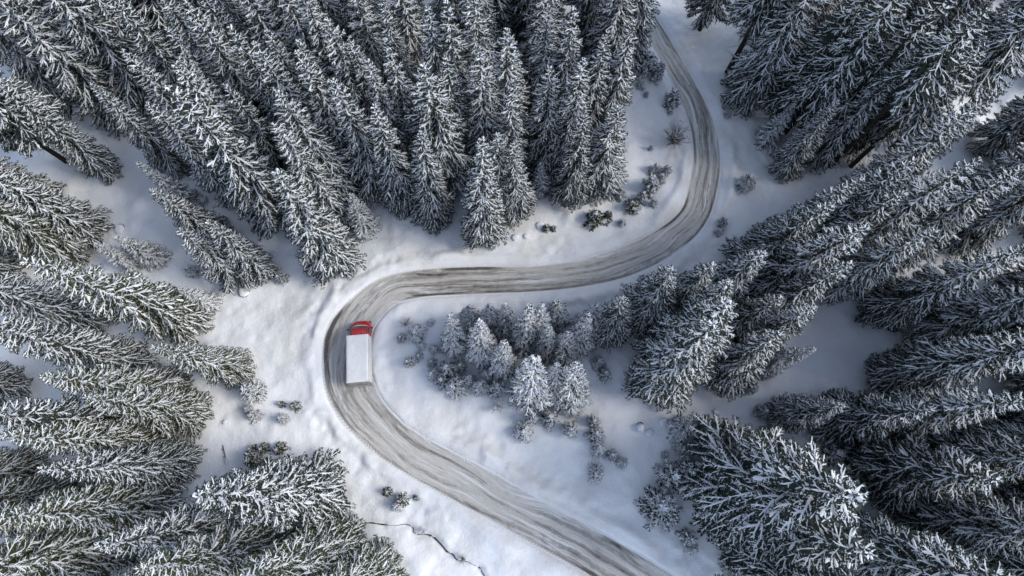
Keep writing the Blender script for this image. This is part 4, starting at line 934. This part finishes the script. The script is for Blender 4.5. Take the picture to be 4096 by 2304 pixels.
young = [spruce(41, R=1.95, nwh=24, snow=.95, droop=.75, prof=.95, lean_up=.8, **YG), spruce(42, R=1.7, nwh=26, snow=.92, droop=.85, prof=.95, **YG),
         spruce(43, R=2.1, nwh=22, snow=.97, droop=.5, prof=.85, lean_up=.9, ragged=.5, **YG)]
SG = dict(cb=.02, sp=.10, maxtw=.3, trunk_r=.03, frond=.36, fork=0, hang=3., tsnow=1.)
sapl = [spruce(51, H=1.9, R=.8, nwh=11, per=6, snow=.97, tw=.042, sw=.036, droop=.3, lean_up=.9, ragged=.5, **SG),
        spruce(52, H=2.0, R=.8, nwh=11, per=5, snow=.85, tw=.045, sw=.034, droop=.4, lean_up=.8, ragged=.6, **SG),
        spruce(53, H=1.6, R=.8, nwh=10, per=7, snow=1.0, tw=.040, sw=.04, droop=.4, lean_up=.7, ragged=.6, **SG)]
sapg = [spruce(54, H=1.5, R=.8, nwh=11, per=6, snow=.22, tw=.046, sw=.03, droop=.3, lean_up=.9, ragged=.5, needle=MAT_NEEDLE_G, **SG),
        spruce(55, H=1.4, R=.8, nwh=9, per=6, snow=.38, tw=.044, sw=.03, droop=.4, lean_up=.8, ragged=.7, needle=MAT_NEEDLE_G, **SG)]
BG = dict(cb=.02, sp=.14, maxtw=.42, trunk_r=.05, frond=.36, fork=0, hang=3., tsnow=1.)
bush = [spruce(56, H=2.6, R=1.6, nwh=16, per=8, snow=.7, tw=.055, sw=.04, droop=.2, lean_up=.95, ragged=.4, prof=.55, **BG),
        spruce(57, H=2.4, R=1.6, nwh=15, per=8, snow=.6, tw=.055, sw=.042, droop=.3, lean_up=.85, ragged=.6, prof=.5, **BG)]
print('TRIS', sum(sum(len(p.vertices) - 2 for p in d_[k].polygons) for d_ in low + mast + big + lite + oliv + bole + young + sapl + sapg + bush for k in ('crown', 'snow', 'trunk')))

def bare_bush(seed, n, H, R, frost):
    rr = random.Random(seed); g = Geo(); f = Geo()
    for i in range(n):
        an = rr.random() * 6.283; sp_ = R * (.25 + .75 * rr.random()); h = H * (.5 + .6 * rr.random()) * (1.15 - .5 * sp_ / R)
        bend = rr.uniform(-.3, .3)
        def pt(q_): return Vector((math.cos(an + bend * q_) * sp_ * q_ ** 1.2, math.sin(an + bend * q_) * sp_ * q_ ** 1.2, h * q_ ** .8))
        g.tube([pt(q_) for q_ in (0, .3, .65, 1)], [.022, .016, .011, .005], 3)
        if rr.random() < frost: f.tube([pt(q_) + Vector((0, 0, .018)) for q_ in (.3, .65, 1)], [.014, .016, .008], 3)
        for k in range(5):
            q0 = .3 + .65 * rr.random(); p0 = pt(q0); d = Vector((rr.uniform(-1, 1), rr.uniform(-1, 1), rr.uniform(.1, .9))).normalized() * R * rr.uniform(.12, .34)
            g.tube([p0, p0 + d * .55, p0 + d], [.010, .008, .004], 3)
            if rr.random() < frost: f.tube([p0 + Vector((0, 0, .014)), p0 + d + Vector((0, 0, .014))], [.013, .009], 3)
    def mk(G, nm, mt):
        me = bpy.data.meshes.new(nm); me.from_pydata(G.v, [], G.f); me.update(); me.materials.append(mt); return me
    return dict(H=H, R=R, stems=mk(g, 'stems', MAT_TWIG), snow=mk(f, 'snow', MAT_TSNOW))
bares = [bare_bush(61, 46, 1.5, 1.0, .5), bare_bush(62, 70, 1.7, 1.0, .25), bare_bush(63, 40, 1.2, 1.0, .95)]

R_ = random.Random(9)
def plant(name, proto, x, y, z, h, rad, lean, label, cat, group, sxy=None):
    o = empty(name, (x, y, z))
    s_ = h / proto['H']; sx = sxy if sxy else s_
    zr = Matrix.Rotation(R_.random() * 6.283, 4, 'Z')
    ax = Vector((-lean[1], lean[0], 0)); an = math.atan(math.hypot(*lean))
    rot = (Matrix.Rotation(an, 4, ax.normalized()) @ zr) if an > 1e-4 else zr
    o.rotation_euler = rot.to_euler(); o.scale = (sx, sx, s_)
    tag(o, label, cat, group)
    if 'trunk' in proto:
        obj('trunk', proto['trunk'], o)
        c_ = obj('crown', proto['crown'], o)
    else:
        c_ = obj('stems', proto['stems'], o)
    obj('snow', proto['snow'], c_)
    return o

xs_ = np.array([t_[0] for t_ in TREES]); ys_ = np.array([t_[1] for t_ in TREES]); TZ = ground_h(xs_, ys_)[0]
for (x, y, h, lx, ly, kind, zone, wide, label, group), z in zip(TREES, TZ):
    if kind == 'young': pr = R_.choice(young)
    elif kind == 'bole': pr = R_.choice(bole)
    elif kind == 'low': pr = low[0]
    elif kind == 'mast': pr = R_.choice(mast)
    elif zone == 'D': pr = R_.choice(oliv + oliv + [big[0], big[3], big[5]])
    elif zone in 'EF': pr = R_.choice(lite + lite + big[:5])
    else: pr = R_.choice(big + big + [lite[0]])
    s_ = h / pr['H'] * R_.uniform(.94, 1.12) * wide
    if kind == 'big' and h < 17: s_ *= 1.12
    if kind == 'young': s_ = (1.85 if h > 8 else h * .22) / pr['R'] * R_.uniform(.9, 1.15) * wide
    s_ *= R_.uniform(.92, 1.1)
    plant('spruce_tree', pr, x, y, float(z) - .05, h, 0, (lx + R_.gauss(0, .012), ly + R_.gauss(0, .012)), label, 'tree', group, s_)

xs_ = np.array([t_[0] for t_ in SAPS]); ys_ = np.array([t_[1] for t_ in SAPS]); TZ = ground_h(xs_, ys_)[0]
for (x, y, r, kind, label), z in zip(SAPS, TZ):
    grp = 'small saplings and bushes ' + next(q_ for q_ in ('inside the hairpin', 'on the lower right slope', 'left of the lower road', 'inside the upper bend', 'right of the upper bend', 'in the shaded left clearing') if label.endswith(q_))
    if kind == 'bare': pr = R_.choice(bares); nm, ct = 'bare_bush', 'bush'
    elif kind == 'bush': pr = R_.choice(bush); nm, ct = 'frosted_bush', 'bush'
    elif kind == 'green': pr = R_.choice(sapg); nm, ct = 'spruce_sapling', 'sapling'
    else: pr = R_.choice(sapl); nm, ct = 'spruce_sapling', 'sapling'
    k = r / pr['R'] * 1.08
    plant(nm, pr, x, y, float(z) - .06 * k, pr['H'] * k * R_.uniform(.85, 1.25), 0, (R_.gauss(0, .05), R_.gauss(0, .05)), label, ct, grp, k)

# ---------------------------------------------------------------- boulders, stumps, mounds under snow
def lump(seed, r, hgt, squash=1.0, n=18, m=9, sq=2.0, sink=.25):
    rr = np.random.default_rng(seed); V = []; off = rr.random() * 50
    for i in range(m + 1):
        ph = math.pi / 2 * (1 - i / m)
        for k in range(n):
            a = 2 * math.pi * k / n; ca, sa = math.cos(a), math.sin(a)
            e = (abs(ca) ** sq + abs(sa) ** sq) ** (-1 / sq)
            q_ = r * e * math.cos(ph) ** .8 * (1 + .13 * float(vnoise(ca * 2 + off, sa * 2 + ph, .8, 91)))
            V.append((q_ * ca, q_ * sa * squash, hgt * math.sin(ph) * (1 + .1 * float(vnoise(ca + off, sa, .7, 92))) - sink * r * (i == m)))
    Q = [(i * n + k, (i + 1) * n + k, (i + 1) * n + (k + 1) % n, i * n + (k + 1) % n) for i in range(m) for k in range(n)]
    return V, Q
for i, (x, y, r, kind, label) in enumerate(BOULD):
    z = gz(x, y)
    nm = {'boulder': 'snow_capped_boulder', 'stump': 'snow_draped_stump', 'mound': 'snow_mound'}[kind]
    if kind == 'mound': continue          # part of the snow surface itself
    o = empty(nm, (x, y, z - .05)); o.rotation_euler = (R_.gauss(0, .08), R_.gauss(0, .08) + (.35 if kind == 'stump' else 0), R_.random() * 6)
    tag(o, label, 'stump' if kind == 'stump' else 'boulder')
    hh = r * (1.7 if kind == 'stump' else .55)
    V, Q = lump(300 + i, r * .9, hh, .9, sq=2.6)
    obj('stone' if kind == 'boulder' else 'wood', mesh_np('core', V, quads=Q, mat=MAT_STONE if kind == 'boulder' else MAT_BARK, smooth=True), o)
    V, Q = lump(400 + i, r * .98, hh * .62, .9, sq=2.3, sink=.12)
    obj('snow_cap', mesh_np('snow_cap', V, quads=Q, mat=MAT_CAP, smooth=True), o, (.06 * r, -.04 * r, hh * .5))

# fallen pole
g = Geo(); pp = [(x, y, gz(x, y) + .10 + .05 * i) for i, (x, y) in enumerate(POLE)]
g.tube(pp, [.03, .04, .05, .06], 7)
pr_ = g.build('log', MAT_BARK, smooth=True); pe = empty('fallen_pole', pp[0])
pr_.parent = pe; pr_.location = (-pp[0][0], -pp[0][1], -pp[0][2])
for i in (1, 2):
    a = Vector(pp[i]); g = Geo(); g.tube([a, a + Vector((-.25, .1, .05))], [.03, .012], 5)
    b_ = g.build('branch_stub', MAT_BARK); b_.parent = pe; b_.location = pr_.location
g = Geo(); g.tube([(p[0] + .03, p[1], p[2] + .055) for p in pp[2:]], [.03, .05], 6)
b_ = g.build('snow', MAT_CAP, smooth=True); b_.parent = pe; b_.location = pr_.location
tag(pe, 'thin dark fallen pole lying on the bright snow left of the truck', 'log')

# ---------------------------------------------------------------- truck
def truck():
    X0, Y0 = TRUCK_AT
    o = empty('box_truck', (X0, Y0, .0)); o.rotation_euler = (0, 0, math.radians(5.0))
    tag(o, 'red-cabbed delivery truck with a white snow-topped cargo box rounding the hairpin', 'truck')
    red = M('red_paint', .32, .5); sp_ = red.noise(red.pos(True), 9.0, 2, .7)
    red.color(red.mix(red.ramp(sp_, .645, .69), (.50, .018, .025, 1), (.86, .87, .88, 1)))
    red.b.inputs['Coat Weight'].default_value = .4
    red2 = M('red_body_paint', .32, .5); red2.color(red2.mix(red2.noise(red2.pos(True), 3, 4), (.43, .016, .022, 1), (.54, .022, .03, 1)))
    black = plain('black_plastic', (.018, .018, .02), .5, .4); tyre = plain('tyre_rubber', (.02, .02, .02), .85, .2)
    glass = M('windscreen_glass', .06, .6); glass.color((.018, .022, .026, 1))
    steel = plain('steel', (.35, .35, .36), .45, .5, .1, 6, .7); boxm = plain('box_panel', (.70, .70, .68), .5, .4, .05, 2)
    alu = plain('aluminium_edge', (.45, .45, .44), .4, .5, .08, 5, .5); dirty = plain('grimy_rear_door', (.36, .34, .29), .6, .3, .3, 3)
    lamp_r = plain('tail_lamp', (.35, .01, .01), .25, .5); lamp_w = plain('head_lamp', (.7, .72, .75), .15, .6)
    W, LL, zb, zt = 2.30, 5.02, .95, 2.72
    hx, hy = W / 2, LL / 2
    # cargo box with its pieces
    g = Geo(); g.box(-hx + .03, hx - .03, -hy + .04, hy - .03, zb + .02, zt - .03)
    bx = g.build('cargo_box', boxm, o)
    for sx in (-1, 1):
        for z0, z1 in ((zb, zb + .09), (zt - .07, zt)):
            g = Geo(); x0 = sx * hx; g.box(min(x0, x0 - sx * .07), max(x0, x0 - sx * .07), -hy, hy, z0, z1); g.build('edge_rail', alu, bx, .008)
        for yy in (-hy, hy - .07):
            g = Geo(); x0 = sx * hx; g.box(min(x0, x0 - sx * .075), max(x0, x0 - sx * .075), yy + .001, yy + .069, zb + .09, zt - .07); g.build('corner_post', alu, bx, .008)
        for k in range(6):
            yk = -hy + .12 + k * (LL - .24) / 5.95
            g = Geo(); xa = sx * (hx - .026); g.box(min(xa, xa - sx * .01), max(xa, xa - sx * .01), yk, yk + (LL - .24) / 6.3, zb + .1, zt - .09); g.build('side_panel', boxm, bx, .004)
    for sx in (-1, 1):
        g = Geo(); x0, x1 = (.012, hx - .09) if sx > 0 else (-hx + .09, -.012)
        g.box(x0, x1, -hy - .005, -hy + .05, zb + .1, zt - .09); d = g.build('rear_door', dirty, bx, .006)
        g = Geo(); g.tube([(sx * .18, -hy - .04, zb + .15), (sx * .18, -hy - .04, zt - .15)], .014, 6); g.build('lock_bar', steel, d)
        g = Geo(); g.box(sx * .18 - .03, sx * .18 + .12, -hy - .06, -hy - .045, zb + .62, zb + .66); g.build('handle', steel, d)
    g = Geo(); g.box(-hx + .02, hx - .02, -hy - .17, -hy - .006, zb - .22, zb - .05); g.build('rear_step', alu, o, .01)
    for sx in (-1, 1):
        g = Geo(); g.box(sx * .92 - .13, sx * .92 + .13, -hy - .2, -hy - .171, zb - .2, zb - .08); g.build('tail_light', lamp_r, o, .008)
    # snow lying on the box roof
    nx_, ny_ = 24, 52
    xs = np.linspace(-hx + .012, hx - .012, nx_); ys = np.linspace(-hy + .012, hy - .012, ny_)
    A, B = np.meshgrid(xs, ys); ed = np.minimum(hx - np.abs(A), hy - np.abs(B))
    Z = zt + .006 + .075 * sstep(0.0, .14, ed) + .016 * vnoise(A, B, .5, 41) * sstep(0, .1, ed) + .012 * vnoise(A, B, .17, 42) * sstep(0, .1, ed)
    I = np.arange(nx_ * ny_).reshape(ny_, nx_); Q = np.stack([I[:-1, :-1], I[:-1, 1:], I[1:, 1:], I[1:, :-1]], -1).reshape(-1, 4)
    rs = M('roof_snow', .75, .15); v = rs.noise(rs.pos(True), 1.2, 5); rs.color(rs.mix(v, (.70, .70, .68, 1), (.84, .84, .83, 1))); rs.bump(rs.noise(rs.pos(True), 5, 4, .6), .45, .08)
    obj('roof_snow', mesh_np('roof_snow', np.stack([A, B, Z], -1), quads=Q, mat=rs.m, smooth=True), o)
    # cab: cross-sections from the rear wall to the nose
    y0 = hy + .07
    #        y     ztop   hw_top hw_belt hw_low  belt
    S = [(0.00, 2.16, .80, .98, 1.00, 1.42), (.10, 2.20, .82, .99, 1.00, 1.42), (.50, 2.21, .82, .99, 1.01, 1.42), (.66, 2.16, .81, .99, 1.01, 1.41),
         (1.14, 1.50, .88, .99, 1.01, 1.30), (1.20, 1.46, .89, .98, 1.01, 1.24), (1.45, 1.36, .86, .96, 1.00, 1.14), (1.68, 1.22, .78, .92, .97, 1.02), (1.82, 1.02, .68, .82, .90, .88), (1.86, .80, .60, .74, .84, .70)]
    V = []; F_ = []
    for (y, zt_, a, b, c_, bz) in S:
        zb_ = .48
        row = [(-c_, zb_), (-c_, .8 if bz > .85 else .6), (-b, bz), (-a - .02, zt_ - .10 * min(1, (zt_ - bz) / .5)), (-a * .86, zt_ - .015), (-a * .45, zt_ + .02), (0, zt_ + .03)]
        row = row + [(-p[0], p[1]) for p in row[-2::-1]]
        for (x, z) in row:
            yy = y0 + y - (.16 * abs(x) ** 3 if y > 1.3 else (.10 * abs(x) ** 2 if .6 < y < 1.3 else 0))
            V.append((x, yy, z))
    nr = 13
    for i in range(len(S) - 1):
        for k in range(nr - 1):
            F_.append((i * nr + k, i * nr + k + 1, (i + 1) * nr + k + 1, (i + 1) * nr + k))
    F_.append(tuple(range(nr))[::-1]); F_.append(tuple((len(S) - 1) * nr + k for k in range(nr)))
    F_ = [f[::-1] for f in F_]
    g = Geo(); g.add(V, F_); cab = g.build('cab', red2.m, o, 0, True)
    me = cab.data
    # roof skin with flecks of snow (a sheet just above the cab roof), windscreen, side windows
    def patch(rows, name, mat, lift, par, cols=(3, 4, 5, 6, 7, 8, 9), shrink=1.0):
        vv = []
        for (ia, f) in rows:
            ib_ = min(ia + 1, len(S) - 1)
            for k in cols:
                p = Vector(V[ia * nr + k]).lerp(Vector(V[ib_ * nr + k]), f); p.x *= shrink
                vv.append((p.x, p.y + lift * .5, p.z + lift))
        n = len(cols); ff = [(i * n + k, (i + 1) * n + k, (i + 1) * n + k + 1, i * n + k + 1) for i in range(len(rows) - 1) for k in range(n - 1)]
        ff = [f[::-1] for f in ff]
        G = Geo(); G.add(vv, ff); return G.build(name, mat, par, 0, True)
    patch([(0, .2), (1, 0), (2, 0), (2, .95)], 'roof_panel', red.m, .012, cab, (4, 5, 6, 7, 8))
    ws = patch([(3, .12), (3, .5), (3, .93)], 'windscreen', glass.m, .012, cab, (3, 4, 5, 6, 7, 8, 9), .97)
    patch([(5, .1), (6, .1), (6, .9)], 'bonnet', red.m, .012, cab, (4, 5, 6, 7, 8), .97)
    for sx in (-1, 1):
        ks = (2, 3) if sx < 0 else (10, 9)
        vv = [];
        for (ia, f) in ((1, .3), (2, .6), (3, .55)):
            ib_ = ia + 1
            for k, up in ((ks[0], .06), (ks[1], -.07)):
                p = Vector(V[ia * nr + k]).lerp(Vector(V[ib_ * nr + k]), f); vv.append((p.x + sx * .012, p.y, p.z + up))
        G = Geo(); G.add(vv, [(0, 1, 3, 2), (2, 3, 5, 4)] if sx > 0 else [(2, 3, 1, 0), (4, 5, 3, 2)]); G.build('side_window', glass.m, cab)
        # dark gutter along the roof edge
        G = Geo(); G.tube([(sx * .845, y0 + .02, 2.13), (sx * .86, y0 + .5, 2.15), (sx * .86, y0 + .66, 2.10)], .018, 6); G.build('roof_gutter', black, cab)
        # mirrors
        G = Geo(); G.tube([(sx * .97, y0 + .86, 1.50), (sx * 1.16, y0 + .90, 1.62), (sx * 1.27, y0 + .88, 1.62)], [.03, .028, .025], 6); mr = G.build('mirror_arm', black, o)
        G = Geo(); G.box(sx * 1.30 - .09, sx * 1.30 + .09, y0 + .78, y0 + .88, 1.36, 1.74); G.build('mirror_head', black, mr, .03)
        G = Geo(); G.box(sx * .66 - .14, sx * .66 + .14, y0 + 1.70, y0 + 1.81, .78, .95); G.build('headlight', lamp_w, o, .03)
        G = Geo(); G.tube([(sx * .05 + sx * .0, y0 + 1.17, 1.53), (sx * .45, y0 + 1.12, 1.545)], .012, 5); G.build('wiper', black, ws)
        G = Geo(); G.box(sx * 1.012 - .006, sx * 1.012 + .006, y0 + .70, y0 + .84, 1.16, 1.19); G.build('door_handle', black, cab)
    G = Geo(); G.tube([(-.80, y0 + 1.12, 1.50), (-.45, y0 + 1.20, 1.54), (0, y0 + 1.225, 1.545), (.45, y0 + 1.20, 1.54), (.80, y0 + 1.12, 1.50)], [.02, .04, .045, .036, .02], 7); G.build('cowl_snow', MAT_CAP, cab, 0, True)
    G = Geo(); G.box(-.95, .95, y0 + 1.62, y0 + 1.88, .42, .66); G.build('front_bumper', black, o, .05)
    G = Geo(); G.box(-.5, .5, y0 + 1.79, y0 + 1.875, .68, .86); G.build('grille', black, o, .02)
    # chassis and wheels
    G = Geo()
    for sx in (-1, 1): G.box(sx * .42 - .05, sx * .42 + .05, -hy + .02, y0 + 1.6, .62, .80)
    for k in range(6): G.box(-.37, .37, -hy + .3 + k * 1.1, -hy + .38 + k * 1.1, .64, .78)
    G.build('chassis', black, o)
    G = Geo(); G.tube([(.75, -.1, .6), (.75, 1.0, .6)], .25, 14); G.build('fuel_tank', steel, o)
    for sx in (-1, 1):
        for yy, wds in ((y0 + .98, .24), (-hy + 1.25, .46)):
            G = Geo(); xo = sx * (.98 - (0 if wds < .3 else .02)); xi = xo - sx * wds
            pr = [(.22, xi), (.36, xi), (.39, xi + sx * .04), (.39, xo - sx * .04), (.36, xo), (.22, xo)]
            G.lathe(pr, 'x', 28, (0, yy, .39)); wv = G.build('wheel', tyre, o, 0, False)
            G = Geo(); G.lathe([(.225, xo - sx * .012), (.20, xo - sx * .03), (.09, xo - sx * .05), (.075, xo + sx * .0), (.001, xo + sx * .0)], 'x', 20, (0, yy, .39)); G.build('rim', steel, wv)
    return o
TRUCK_AT = (-16.12, 10.40)
truck()
